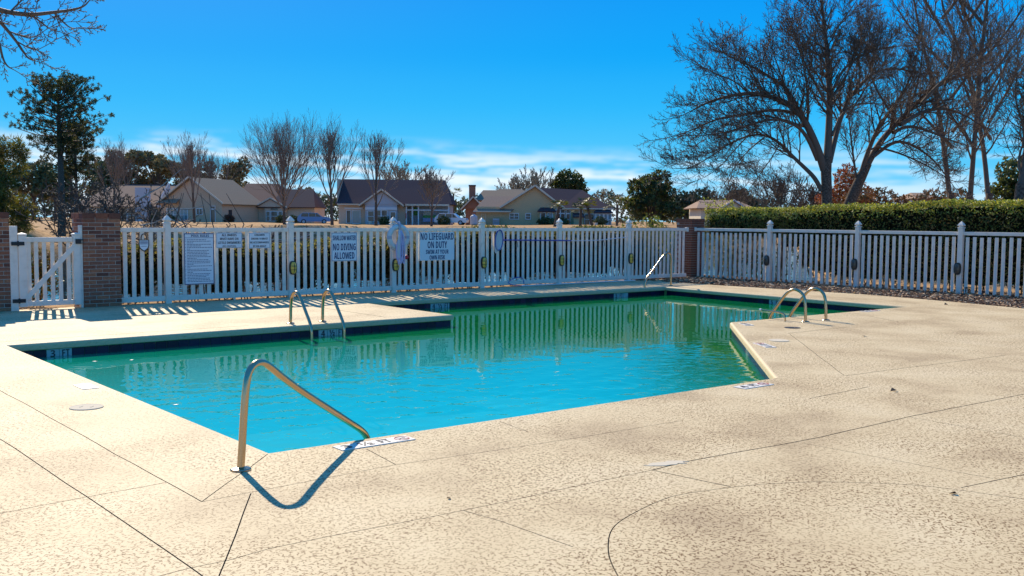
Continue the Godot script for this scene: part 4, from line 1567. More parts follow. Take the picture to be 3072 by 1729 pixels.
func limb(mb: MB, pts: PackedVector3Array, r0: float, r1: float, o: Dictionary, r: RandomNumberGenerator, from := 0.25) -> void:
	var q := pts
	for k in 2:
		var s := PackedVector3Array([q[0]])
		for i in q.size() - 1:
			s.append(q[i].lerp(q[i + 1], 0.25))
			s.append(q[i].lerp(q[i + 1], 0.75))
		s.append(q[q.size() - 1])
		q = s
	var total := 0.0
	for i in q.size() - 1: total += q[i].distance_to(q[i + 1])
	var rad := PackedFloat32Array()
	for i in q.size(): rad.append(lerpf(r0, r1, i / float(q.size() - 1)))
	mb.tube(q, rad, 8)
	var gone := 0.0
	var next := total * from
	var turn := r.randf() * TAU
	for i in q.size() - 1:
		var L := q[i].distance_to(q[i + 1])
		while next < gone + L:
			var t := next / total
			var p := q[i].lerp(q[i + 1], (next - gone) / L)
			var d := (q[i + 1] - q[i]).normalized()
			turn += 2.4 + r.randf_range(-0.6, 0.6)
			var side := d.cross(Vector3(0.2, 0.1, 1)).normalized().rotated(d, turn)
			var a := r.randf_range(0.55, 1.1)
			var nd := (d * cos(a) + side * sin(a) + Vector3(0, o.lift, 0)).normalized()
			grow(mb, p, nd, o.length * r.randf_range(0.55, 1.15) * (1.1 - 0.45 * t), maxf(o.rmin, lerpf(r0, r1, t) * 0.42), 1, o, r)
			next += o.step * r.randf_range(0.7, 1.3)
		gone += L
	grow(mb, q[q.size() - 1], (q[q.size() - 1] - q[q.size() - 2]).normalized(), o.length * 0.8, r1, 1, o, r)

func limb_tree(label: String, at: Vector3, unit: float, x0: float, trunk: Array, limbs: Array, o: Dictionary, sd: int, depth := 0.5) -> Node3D:
	# limbs traced as [x, y] in plan units, spread in depth as they run out; [points, start radius, end radius]
	var r := RandomNumberGenerator.new()
	r.seed = sd
	var root := thing("bare_tree", label, "tree", at)
	var tr := MB.new()
	var tp := PackedVector3Array([Vector3((trunk[0][0] - x0) * unit, -at.y - 0.3, 0)])
	var rr := PackedFloat32Array([trunk[0][2] * 1.25])
	for q in trunk:
		tp.append(Vector3((q[0] - x0) * unit, (1290 - q[1]) * unit, 0))
		rr.append(q[2])
	tr.tube(tp, rr, 12)
	part(root, "trunk", tr, M.bark)
	for l in limbs:
		var mb := MB.new()
		var dz := r.randf_range(-depth, depth)
		var pts := PackedVector3Array()
		var run := 0.0
		for i in l[0].size():
			if i > 0: run += Vector2(l[0][i][0], l[0][i][1]).distance_to(Vector2(l[0][i - 1][0], l[0][i - 1][1])) * unit
			pts.append(Vector3((l[0][i][0] - x0) * unit, (1290 - l[0][i][1]) * unit, run * dz))
		limb(mb, pts, l[1], l[2], o, r, l[3] if l.size() > 3 else 0.25)
		part(root, "limb", mb, M.twig)
	return root

func leaf_mesh(w: float, l: float) -> Mesh:
	var mb := MB.new()
	var a := Vector3(0, 0, 0)
	var b := Vector3(0, 0.012 * l / 0.07, l * 0.5)
	var c := Vector3(0, 0, l)
	var e := Vector3(w * 0.5, 0.02 * l / 0.07, l * 0.45)
	var f := Vector3(-w * 0.5, 0.02 * l / 0.07, l * 0.45)
	mb.tri(a, b, e)
	mb.tri(b, c, e)
	mb.tri(a, f, b)
	mb.tri(f, c, b)
	return mb.mesh()

func tuft_mesh(leaves: int, l: float, w: float, sd: int, ball := true) -> Mesh:      # a spray of narrow leaves or needles
	var r := RandomNumberGenerator.new()
	r.seed = sd
	var mb := MB.new()
	for i in leaves:
		var d := rand_dir(r)
		if not ball: d = (d + Vector3.UP * 0.8).normalized()
		var s := d.cross(rand_dir(r)).normalized() * w * 0.5
		var q := d * l * r.randf_range(0.6, 1.0)
		mb.tri(s, q, -s) if not ball else mb.quad(Vector3.ZERO, q * 0.55 + s, q, q * 0.55 - s)
	return mb.mesh()

func pick(cols: Array, r: RandomNumberGenerator) -> Color:
	var c: Color = cols[r.randi_range(0, cols.size() - 1)]
	var f := r.randf_range(0.75, 1.25)
	return Color(c.r * f, c.g * f, c.b * f)

func foliage(root: Node3D, mesh: Mesh, material: Material, lobes: Array, count: int, size: float, cols: Array, sd: int, inner := 0.55) -> void:
	var r := RandomNumberGenerator.new()
	r.seed = sd
	var f := FastNoiseLite.new()
	f.seed = sd
	f.frequency = 1.0
	var vol := 0.0
	for l in lobes: vol += l[1].x * l[1].y
	var places := []
	var cs := []
	var tries := 0
	while places.size() < count and tries < count * 6:
		tries += 1
		var pickv := r.randf() * vol
		var l = lobes[0]
		for q in lobes:
			pickv -= q[1].x * q[1].y
			if pickv <= 0:
				l = q
				break
		var d := rand_dir(r)
		var rad := pow(r.randf_range(pow(inner, 3), 1.0), 0.333) * (1.0 + 0.22 * f.get_noise_3dv(d * 2.2 + l[0] * 0.3))
		var p: Vector3 = l[0] + d * rad * l[1]
		if f.get_noise_3dv(p * (1.8 / maxf(l[1].x, 0.3))) < -0.22: continue
		var b := Basis.looking_at((d + rand_dir(r) * 0.9).normalized(), rand_dir(r))
		places.append(Transform3D(b * Basis.from_scale(Vector3.ONE * size * r.randf_range(0.6, 1.3)), p))
		cs.append(pick(cols, r))
	many(root, "foliage", mesh, material, places, cs)

func hedge_run(root: Node3D, s0: float, s1: float, z0: float, z1: float, top: Callable, bottom: Callable, count: int, lf: Mesh, cols: Array, lit: Array, sd: int) -> void:
	var r := RandomNumberGenerator.new()
	r.seed = sd
	var f := FastNoiseLite.new()
	f.seed = sd
	f.frequency = 0.9
	var core := MB.new()                                        # added near-black boxes: shade inside the hedge as colour, blocking light
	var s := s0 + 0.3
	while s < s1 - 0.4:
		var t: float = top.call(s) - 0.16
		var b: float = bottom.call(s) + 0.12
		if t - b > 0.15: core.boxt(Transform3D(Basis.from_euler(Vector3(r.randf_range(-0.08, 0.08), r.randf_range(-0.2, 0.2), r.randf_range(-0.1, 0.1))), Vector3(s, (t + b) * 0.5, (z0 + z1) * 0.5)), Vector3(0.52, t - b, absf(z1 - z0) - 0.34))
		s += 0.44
	part(root, "shade_core", core, M.hedge_core)
	var st := MB.new()
	s = s0 + 0.1
	while s < s1:
		var b: float = bottom.call(s)
		for k in 3:
			var x := s + r.randf_range(-0.15, 0.15)
			var z := lerpf(z0, z1, r.randf_range(0.2, 0.8))
			st.tube(PackedVector3Array([Vector3(x, -0.08, z), Vector3(x + r.randf_range(-0.1, 0.1), b * 0.5 + 0.1, z + r.randf_range(-0.08, 0.08)), Vector3(x + r.randf_range(-0.25, 0.25), b + 0.5, z + r.randf_range(-0.2, 0.2))]), PackedFloat32Array([0.016, 0.012, 0.007]), 5)
		s += 0.32
	part(root, "stems", st, M.twig)
	var places := []
	var cs := []
	while places.size() < count:
		var x := r.randf_range(s0, s1)
		var t: float = top.call(x) + 0.07 * f.get_noise_2d(x * 2.5, 3.0)
		var b: float = bottom.call(x)
		var kind := r.randf()
		var p := Vector3.ZERO
		var nrm := Vector3.UP
		var ht := t - b
		if kind < 0.36:
			p = Vector3(x, t - absf(r.randfn(0, 0.05)), r.randf_range(z1, z0))
		elif kind < 0.80:
			p = Vector3(x, b + ht * r.randf(), z0 + absf(r.randfn(0, 0.05)) * (-1 if z0 < z1 else -1))
			p.z += 0.09 * f.get_noise_2d(x * 2.0, p.y * 3.0)
			nrm = Vector3(0, 0.4, 1)
			if f.get_noise_3d(x * 2.0, p.y * 2.4, 9.0) < -0.42: continue
		elif kind < 0.93:
			p = Vector3(x, b + ht * r.randf(), z1)
			nrm = Vector3(0, 0.4, -1)
		else:
			p = Vector3(s0 if r.randf() < 0.5 else s1, b + ht * r.randf(), r.randf_range(z1, z0))
			p.x += r.randfn(0, 0.06)
			nrm = Vector3(-1 if p.x < (s0 + s1) * 0.5 else 1, 0.4, 0)
		# soften the shoulders
		if p.y > t - 0.12 and kind >= 0.34: p.z += (-0.06 if kind < 0.8 else 0.06)
		var d := (nrm + rand_dir(r) * 1.0).normalized()
		var bb := Basis.looking_at(d.cross(rand_dir(r)).normalized(), d)
		places.append(Transform3D(bb * Basis.from_scale(Vector3.ONE * r.randf_range(0.6, 1.35)), p))
		cs.append(pick(lit if (kind < 0.36 or p.y > t - 0.28) and r.randf() < 0.8 else cols, r))  # upper leaves mostly take paler colours, sunlight painted into the hedge top
	many(root, "leaves", lf, M.leaf, places, cs)

func hedges() -> void:
	var lf := leaf_mesh(0.032, 0.068)
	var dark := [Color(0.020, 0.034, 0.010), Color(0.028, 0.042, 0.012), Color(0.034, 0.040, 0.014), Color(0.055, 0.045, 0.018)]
	var lit := [Color(0.34, 0.38, 0.06), Color(0.50, 0.47, 0.10), Color(0.20, 0.24, 0.05), Color(0.58, 0.52, 0.18)]  # leaf colours with the sun on the hedge top painted in
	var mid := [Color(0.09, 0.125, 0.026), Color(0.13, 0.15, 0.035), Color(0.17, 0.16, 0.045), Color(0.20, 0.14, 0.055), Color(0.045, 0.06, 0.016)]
	var a := thing("hedge", "low dark green hedge behind the long picket fence, seen between its pickets", "hedge", FENCE_AT, FENCE_TURN)
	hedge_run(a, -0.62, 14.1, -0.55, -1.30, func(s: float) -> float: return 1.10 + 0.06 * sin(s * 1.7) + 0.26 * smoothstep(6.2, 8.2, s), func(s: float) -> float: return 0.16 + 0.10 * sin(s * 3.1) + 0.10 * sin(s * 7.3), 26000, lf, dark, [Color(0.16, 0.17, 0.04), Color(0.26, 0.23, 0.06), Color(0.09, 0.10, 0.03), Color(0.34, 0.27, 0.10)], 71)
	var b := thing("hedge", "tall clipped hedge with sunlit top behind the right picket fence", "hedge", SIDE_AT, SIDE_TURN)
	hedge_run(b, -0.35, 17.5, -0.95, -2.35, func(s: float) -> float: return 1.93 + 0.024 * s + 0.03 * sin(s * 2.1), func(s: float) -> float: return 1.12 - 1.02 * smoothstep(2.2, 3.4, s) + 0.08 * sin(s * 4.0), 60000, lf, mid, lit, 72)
	var thin_root := thing("shrub", "thin leggy growth under the hedge behind the right fence's first panel, water glinting through", "shrub", SIDE_AT + Basis(Vector3.UP, SIDE_TURN) * Vector3(1.2, -0.06, -1.3), SIDE_TURN)
	foliage(thin_root, lf, M.leaf, [[Vector3(-0.6, 0.55, 0), Vector3(0.8, 0.6, 0.4)], [Vector3(0.5, 0.5, 0), Vector3(0.9, 0.55, 0.4)]], 1300, 1.2, [Color(0.05, 0.07, 0.02), Color(0.10, 0.12, 0.03), Color(0.16, 0.17, 0.05)], 76, 0.1)
	var ts := MB.new()
	for k in 16: ts.tube(PackedVector3Array([Vector3(-1.3 + k * 0.17, -0.1, 0.1 * sin(k * 2.0)), Vector3(-1.25 + k * 0.17 + 0.08 * sin(k * 1.3), 0.6, 0), Vector3(-1.3 + k * 0.17 + 0.2 * sin(k * 2.9), 1.25, 0)]), PackedFloat32Array([0.014, 0.011, 0.008]), 5)
	part(thin_root, "stems", ts, M.twig)
	var c := thing("shrub", "sunlit yellow-green shrub just left of the far corner pier", "shrub", Vector3(4.2, -0.06, -29.6))
	var lobes := []
	for k in 7: lobes.append([Vector3(-0.9 + k * 0.22, 0.9 + 0.25 * sin(k * 1.9) + k * 0.05, -0.1 * k), Vector3(0.42, 0.62, 0.42)])
	foliage(c, lf, M.leaf, lobes, 2600, 1.3, [Color(0.20, 0.22, 0.05), Color(0.12, 0.16, 0.03), Color(0.26, 0.24, 0.08), Color(0.06, 0.09, 0.02)], 73, 0.3)
	var st := MB.new()
	for k in 7: st.rod(Vector3(-0.9 + k * 0.22, -0.1, 0), Vector3(-0.9 + k * 0.24, 1.1, -0.1 * k), 0.012, 5)
	part(c, "stems", st, M.twig)
	var d := thing("shrub", "small sunlit shrub behind the gate at the left brick pier", "shrub", GATE_AT + Basis(Vector3.UP, FENCE_TURN) * Vector3(-1.05, -0.06, -1.6))
	foliage(d, lf, M.leaf, [[Vector3(0, 1.15, 0), Vector3(0.26, 0.36, 0.26)], [Vector3(0.12, 0.7, 0), Vector3(0.28, 0.5, 0.28)]], 700, 1.2, [Color(0.20, 0.20, 0.06), Color(0.12, 0.15, 0.03), Color(0.08, 0.10, 0.03)], 74, 0.3)
	var sd := MB.new()
	for k in 4: sd.rod(Vector3(-0.1 + k * 0.07, -0.1, 0), Vector3(-0.12 + k * 0.09, 1.2, 0.02 * k), 0.012, 5)
	part(d, "stems", sd, M.twig)
	var e := thing("shrub", "sparse reddish brown shrub seen through the white gate", "shrub", GATE_AT + Basis(Vector3.UP, FENCE_TURN) * Vector3(-0.45, -0.06, -1.5))
	foliage(e, lf, M.leaf, [[Vector3(0.0, 0.45, 0), Vector3(0.55, 0.45, 0.3)], [Vector3(0.15, 0.75, 0), Vector3(0.3, 0.35, 0.25)]], 1500, 1.1, [Color(0.10, 0.05, 0.02), Color(0.16, 0.11, 0.03), Color(0.08, 0.09, 0.02), Color(0.05, 0.06, 0.02)], 75, 0.1)
	var se := MB.new()
	for k in 6: se.rod(Vector3(-0.1 + k * 0.05, -0.1, 0), Vector3(-0.4 + k * 0.16, 0.9, 0.03 * k), 0.010, 5)
	part(e, "stems", se, M.twig)

func near_trees() -> void:
	var o := {"kids": [0, 9, 7], "rmin": 0.0062, "wob": 0.19, "up": 0.32, "bare": [0.2, 0.12, 0.1], "angle": 0.75, "ratio": 0.46, "length": 1.75, "step": 0.15, "lift": 0.34}
	var u := 0.006145
	limb_tree("large spreading bare tree behind the right hedge, its crown arching far to the left", Vector3(11.96, 2.16, -38), u, 1195,
		[[1195, 1290, 0.205], [1192, 1180, 0.195], [1185, 1080, 0.20], [1190, 980, 0.17]], [
		[[[1190, 1000], [1203, 800], [1210, 600], [1200, 400], [1190, 250], [1175, 100], [1160, -60]], 0.165, 0.03],
		[[[1175, 1060], [1120, 920], [1060, 800], [985, 690], [900, 650], [800, 615], [700, 600], [560, 620], [430, 660], [320, 720]], 0.17, 0.02],
		[[[985, 695], [960, 570], [880, 500], [780, 420], [680, 370], [560, 290]], 0.075, 0.015],
		[[[1160, 1190], [1120, 1110], [1060, 1050], [990, 985], [900, 890], [810, 840], [700, 850], [580, 910], [450, 970]], 0.095, 0.016],
		[[[1130, 1000], [1040, 850], [960, 790], [850, 760], [700, 790], [540, 850], [370, 880]], 0.085, 0.016],
		[[[1020, 720], [850, 690], [700, 720], [520, 745], [400, 800], [280, 850]], 0.07, 0.014],
		[[[1165, 1210], [1080, 1180], [980, 1190], [900, 1210]], 0.03, 0.01],
		[[[1205, 1010], [1250, 880], [1300, 740], [1370, 600], [1500, 470], [1600, 400], [1760, 380], [1900, 400]], 0.12, 0.02],
		[[[1212, 570], [1270, 450], [1360, 370], [1500, 310], [1650, 290]], 0.065, 0.014],
		[[[1200, 400], [1130, 350], [1040, 330], [960, 230]], 0.045, 0.012],
		[[[1185, 200], [1110, 130], [1030, 70]], 0.034, 0.011], [[[1190, 250], [1270, 130], [1340, 20]], 0.034, 0.011],
		[[[1210, 720], [1100, 560], [1010, 430], [940, 300], [900, 190]], 0.06, 0.012],
		[[[1215, 850], [1290, 690], [1420, 640], [1560, 640]], 0.055, 0.012],
		[[[1060, 800], [1040, 640], [1000, 500], [960, 400]], 0.05, 0.012],
		[[[800, 615], [720, 500], [620, 420], [500, 380]], 0.04, 0.01],
		[[[700, 600], [610, 520], [500, 480], [400, 430]], 0.035, 0.01],
		[[[700, 850], [600, 950], [500, 1060], [400, 1120]], 0.03, 0.01], [[[820, 845], [720, 930], [640, 1030], [590, 1130]], 0.03, 0.01], [[[560, 920], [430, 1010], [330, 1060], [240, 1060]], 0.026, 0.009],
		[[[900, 890], [860, 980], [800, 1080], [760, 1150]], 0.026, 0.009], [[[985, 690], [900, 540], [840, 420], [800, 330]], 0.04, 0.01], [[[1205, 480], [1120, 330], [1060, 200], [1020, 120]], 0.036, 0.01],
		[[[1300, 740], [1420, 560], [1480, 400], [1540, 260]], 0.045, 0.01], [[[1370, 600], [1390, 440], [1370, 320], [1330, 200]], 0.04, 0.01],
		[[[1205, 620], [1290, 520], [1340, 380], [1420, 230], [1440, 150]], 0.05, 0.012]], o, 81, 0.45)
	var u2 := 0.00663
	limb_tree("bare tree leaning to the right behind the right hedge, next to the large spreading one", Vector3(13.8, 2.21, -41), u2, 1330,
		[[1330, 1290, 0.25], [1362, 1200, 0.23], [1400, 1110, 0.21], [1440, 1020, 0.175]], [
		[[[1435, 1030], [1530, 880], [1640, 770], [1760, 650], [1900, 540], [2050, 460], [2250, 385]], 0.15, 0.022],
		[[[1390, 1130], [1430, 950], [1490, 790], [1560, 690], [1640, 560], [1680, 420]], 0.12, 0.02],
		[[[1630, 780], [1800, 690], [1950, 660], [2100, 690], [2280, 770]], 0.10, 0.02],
		[[[1590, 830], [1700, 780], [1850, 800], [2000, 850], [2150, 880]], 0.085, 0.018],
		[[[1470, 980], [1600, 880], [1700, 890], [1850, 980], [1960, 1110]], 0.085, 0.018],
		[[[1760, 650], [1850, 540], [1980, 430], [2100, 330], [2250, 250]], 0.075, 0.016],
		[[[1900, 540], [1960, 400], [1990, 260], [2000, 120]], 0.06, 0.014],
		[[[1380, 1150], [1350, 980], [1330, 850], [1310, 700]], 0.06, 0.014],
		[[[1560, 690], [1480, 520], [1470, 380], [1490, 250], [1500, 120]], 0.055, 0.013],
		[[[1500, 920], [1620, 960], [1760, 1040], [1860, 1120]], 0.05, 0.012],
		[[[1680, 730], [1720, 560], [1750, 420], [1740, 260]], 0.05, 0.012]], o, 82, 0.5)
	var ot := {"kids": [0, 7, 5], "rmin": 0.008, "wob": 0.16, "up": 0.5, "bare": [0.2, 0.15], "angle": 0.65, "ratio": 0.5, "length": 2.3, "step": 0.40, "lift": 0.5}
	var tall := [["tall straight bare tree at the right, leftmost of the group of three behind the hedge", 1975, 48.0, 21.1, 0.00776, [[1975, 1290], [1965, 900], [1950, 600], [1900, 300], [1862, 0], [1850, -160]]],
		["tall bare tree at the right, middle one of the three behind the hedge", 2080, 46.0, 21.05, 0.00744, [[2080, 1290], [2092, 900], [2108, 400], [2130, 0], [2160, -160]]],
		["tall bare tree at the right, the one of three nearest the photo's right edge", 2210, 50.0, 23.9, 0.00808, [[2210, 1290], [2200, 850], [2150, 500], [2090, 250], [2010, 40], [1990, -150]]]]
	var sd := 90
	for q in tall:
		var D: float = q[2]
		var x: float = q[1]
		var lm := [[q[5], 0.14, 0.035, 0.2]]
		for k in 7:
			var i: int = clampi(1 + k / 2, 1, q[5].size() - 2)
			var sx: float = -1.0 if k % 2 == 0 else 1.0
			var bx: float = lerpf(q[5][i][0], q[5][i + 1][0], 0.3 * (k % 3))
			var by: float = lerpf(q[5][i][1], q[5][i + 1][1], 0.3 * (k % 3))
			lm.append([[[bx, by], [bx + sx * 90, by - 120], [bx + sx * 190, by - 260], [bx + sx * 270, by - 430]], 0.09, 0.016, 0.15])
		limb_tree(q[0], Vector3(q[3], 2.2, -D), q[4], x, [[x, 1290, 0.155], [x - 3, 1180, 0.143]], lm, ot, sd, 0.4)
		sd += 1
	limb_tree("bare tree trunk at the very right edge of the photo, close behind the hedge", Vector3(15.25, 2.1, -30), 0.00485, 2400, [[2400, 1290, 0.20], [2412, 1150, 0.19]], [
		[[[2410, 1160], [2440, 950], [2500, 700], [2560, 450]], 0.16, 0.03], [[[2412, 1130], [2380, 1000], [2440, 850], [2420, 700]], 0.05, 0.012], [[[2440, 950], [2420, 780], [2380, 620], [2410, 450]], 0.05, 0.012]], o, 95, 0.3)
	# tree outside the picture on the left, whose branch tips hang into the corner
	var r := RandomNumberGenerator.new()
	r.seed = 99
	var root := thing("bare_tree", "bare branches hanging into the upper left corner of the photo from a tree outside it", "tree", Vector3(-10.6, -0.06, -7.2))
	var tr := MB.new()
	tr.tube(PackedVector3Array([Vector3(0, -0.2, 0), Vector3(0.02, 1.2, 0), Vector3(0.1, 3.0, 0.1), Vector3(0.0, 5.5, 0.2), Vector3(-0.3, 8.5, 0.1)]), PackedFloat32Array([0.26, 0.2, 0.17, 0.11, 0.05]), 10)
	part(root, "trunk", tr, M.bark)
	var oc := {"kids": [0, 6, 4], "rmin": 0.0022, "wob": 0.14, "up": 0.1, "bare": [0.15, 0.15], "angle": 0.7, "ratio": 0.42, "length": 0.27, "step": 0.065, "lift": 0.10}
	var k := 7.5 / 2503.0 / 1.1925 / 2.9                        # plan units to metres
	var lists := [[[[-760, 260], [-320, 90], [-50, 70], [100, 112], [290, 130], [480, 105], [640, 85], [740, 55], [790, 0]], 0.05, 0.006], [[[-700, 200], [-250, 130], [0, 170], [70, 250], [150, 350], [210, 440], [250, 500], [320, 520]], 0.035, 0.006],
		[[[-600, 280], [-200, 260], [0, 330], [25, 480], [60, 560], [120, 592]], 0.03, 0.006], [[[290, 130], [400, 215], [440, 245], [490, 258]], 0.014, 0.005], [[[480, 108], [560, 190], [620, 240], [690, 238]], 0.014, 0.005],
		[[[100, 112], [170, 40], [240, -20], [330, -70]], 0.014, 0.005], [[[-50, 70], [20, -10], [150, -40], [300, -90], [480, -60]], 0.025, 0.005], [[[90, 270], [180, 300], [290, 325], [365, 285]], 0.012, 0.005], [[[150, 350], [240, 400], [320, 430], [360, 410]], 0.011, 0.005]]
	for l in lists:
		var mb := MB.new()
		var pts := PackedVector3Array()
		for q in l[0]: pts.append(Vector3(-3.83 + q[0] * k + 10.6, 3.20 - q[1] * k + 0.06, -0.3))
		if l[0][0][0] < -500: pts[0] = Vector3(0.05, 2.9, 0.1)
		limb(mb, pts, l[1] * 0.55, l[2] * 0.5, oc, r, 0.72 if l[0][0][0] < -500 else 0.1)
		part(root, "limb", mb, M.twig)
	# conifer at the left edge
	var con := thing("pine_tree", "bushy sunlit young pine cut off by the left edge of the photo", "tree", Vector3(-16.1, -0.1, -30))
	var ct := MB.new()
	ct.tube(PackedVector3Array([Vector3(0, -0.2, 0), Vector3(0.0, 2.5, 0), Vector3(0.1, 5.0, 0)]), PackedFloat32Array([0.12, 0.08, 0.02]), 8)
	part(con, "trunk", ct, M.bark)
	var cl := []
	for i in 9: cl.append([Vector3(0.9 * sin(i * 2.4), 1.4 + i * 0.34, 0.9 * cos(i * 2.4)), Vector3(0.85 - i * 0.05, 0.62, 0.85 - i * 0.05)])
	foliage(con, tuft_mesh(16, 0.17, 0.014, 5), M.needle, cl, 2600, 1.5, [Color(0.14, 0.15, 0.03), Color(0.24, 0.21, 0.05), Color(0.07, 0.09, 0.025), Color(0.18, 0.12, 0.04)], 96, 0.2)
	var bb := {"kids": [6, 5, 4], "rmin": 0.012, "wob": 0.2, "up": 0.1, "bare": [0.1, 0.1], "angle": 0.8, "ratio": 0.5, "fork": 0.1, "leader": 0.5, "limbs": 9, "spread": 1.1, "r": 0.016, "material": M.twig}
	bare_tree("tangled bare brown shrub below the pine at the left edge", Vector3(-13.6, -0.1, -31.0), 2.9, 97, bb)
	bare_tree("tangled bare brown shrub behind the gate, left of the tall pine's trunk", Vector3(-15.2, -0.1, -38.0), 3.4, 98, bb)
	bare_tree("low bare bush right of the tall pine's trunk, behind the gate pier", Vector3(-15.6, -0.1, -43.0), 2.4, 94, bb)

func palm(label: String, at: Vector3, h: float, crown: float, lean: float, sd: int) -> void:
	var r := RandomNumberGenerator.new()
	r.seed = sd
	var root := thing("palm_tree", label, "palm", at, 0.0, "small palms on the far lawns")
	var tr := MB.new()
	tr.tube(PackedVector3Array([Vector3(0, -0.2, 0), Vector3(lean * 0.5, h * 0.5, 0), Vector3(lean, h, 0)]), PackedFloat32Array([0.17, 0.15, 0.14]), 8)
	part(root, "trunk", tr, M.bark)
	var c := MB.new()
	c.colored = true
	for k in 26:
		var a := k * 2.4
		var up := r.randf_range(-0.35, 1.0)
		var d := Vector3(cos(a), up, sin(a)).normalized()
		c.col = pick([Color(0.12, 0.14, 0.03), Color(0.07, 0.10, 0.025), Color(0.16, 0.15, 0.04)], r)
		var o := Vector3(lean, h, 0)
		var m := o + d * crown * 0.6
		for j in 9:                                             # fan of narrow blades
			var s := d.cross(Vector3.UP).normalized()
			var e := m + (d * 0.7 + s * (j - 4) * 0.22 + Vector3.DOWN * 0.2 * absf(j - 4) * 0.3).normalized() * crown * 0.5
			var wd := s * 0.03 + Vector3(0, 0.02, 0)
			c.tri(m - wd, m + wd, e)
		c.tri(o - Vector3(0, 0.02, 0), o + Vector3(0, 0.02, 0), m)
	part(root, "fronds", c, M.leaf)

func leafy_tree(called: String, label: String, category: String, at: Vector3, lobes: Array, trunk_h: float, trunk_r: float, count: int, size: float, cols: Array, sd: int, material: Material, inner := 0.5, group := "") -> Node3D:
	var root := thing(called, label, category, at, 0.0, group)
	var r := RandomNumberGenerator.new()
	r.seed = sd
	var tr := MB.new()
	tr.tube(PackedVector3Array([Vector3(0, -0.4, 0), Vector3(0.0, trunk_h * 0.5, 0), Vector3(0.05, trunk_h, 0)]), PackedFloat32Array([trunk_r * 1.3, trunk_r, trunk_r * 0.7]), 8)
	for l in lobes: tr.tube(PackedVector3Array([Vector3(0.02, trunk_h * 0.8, 0), (Vector3(0, trunk_h, 0) + l[0]) * 0.5, l[0]]), PackedFloat32Array([trunk_r * 0.5, trunk_r * 0.3, trunk_r * 0.12]), 5)
	part(root, "trunk", tr, M.bark)
	foliage(root, tuft_mesh(9, 0.34, 0.15, sd, true), material, lobes, count, size, cols, sd, inner)
	return root

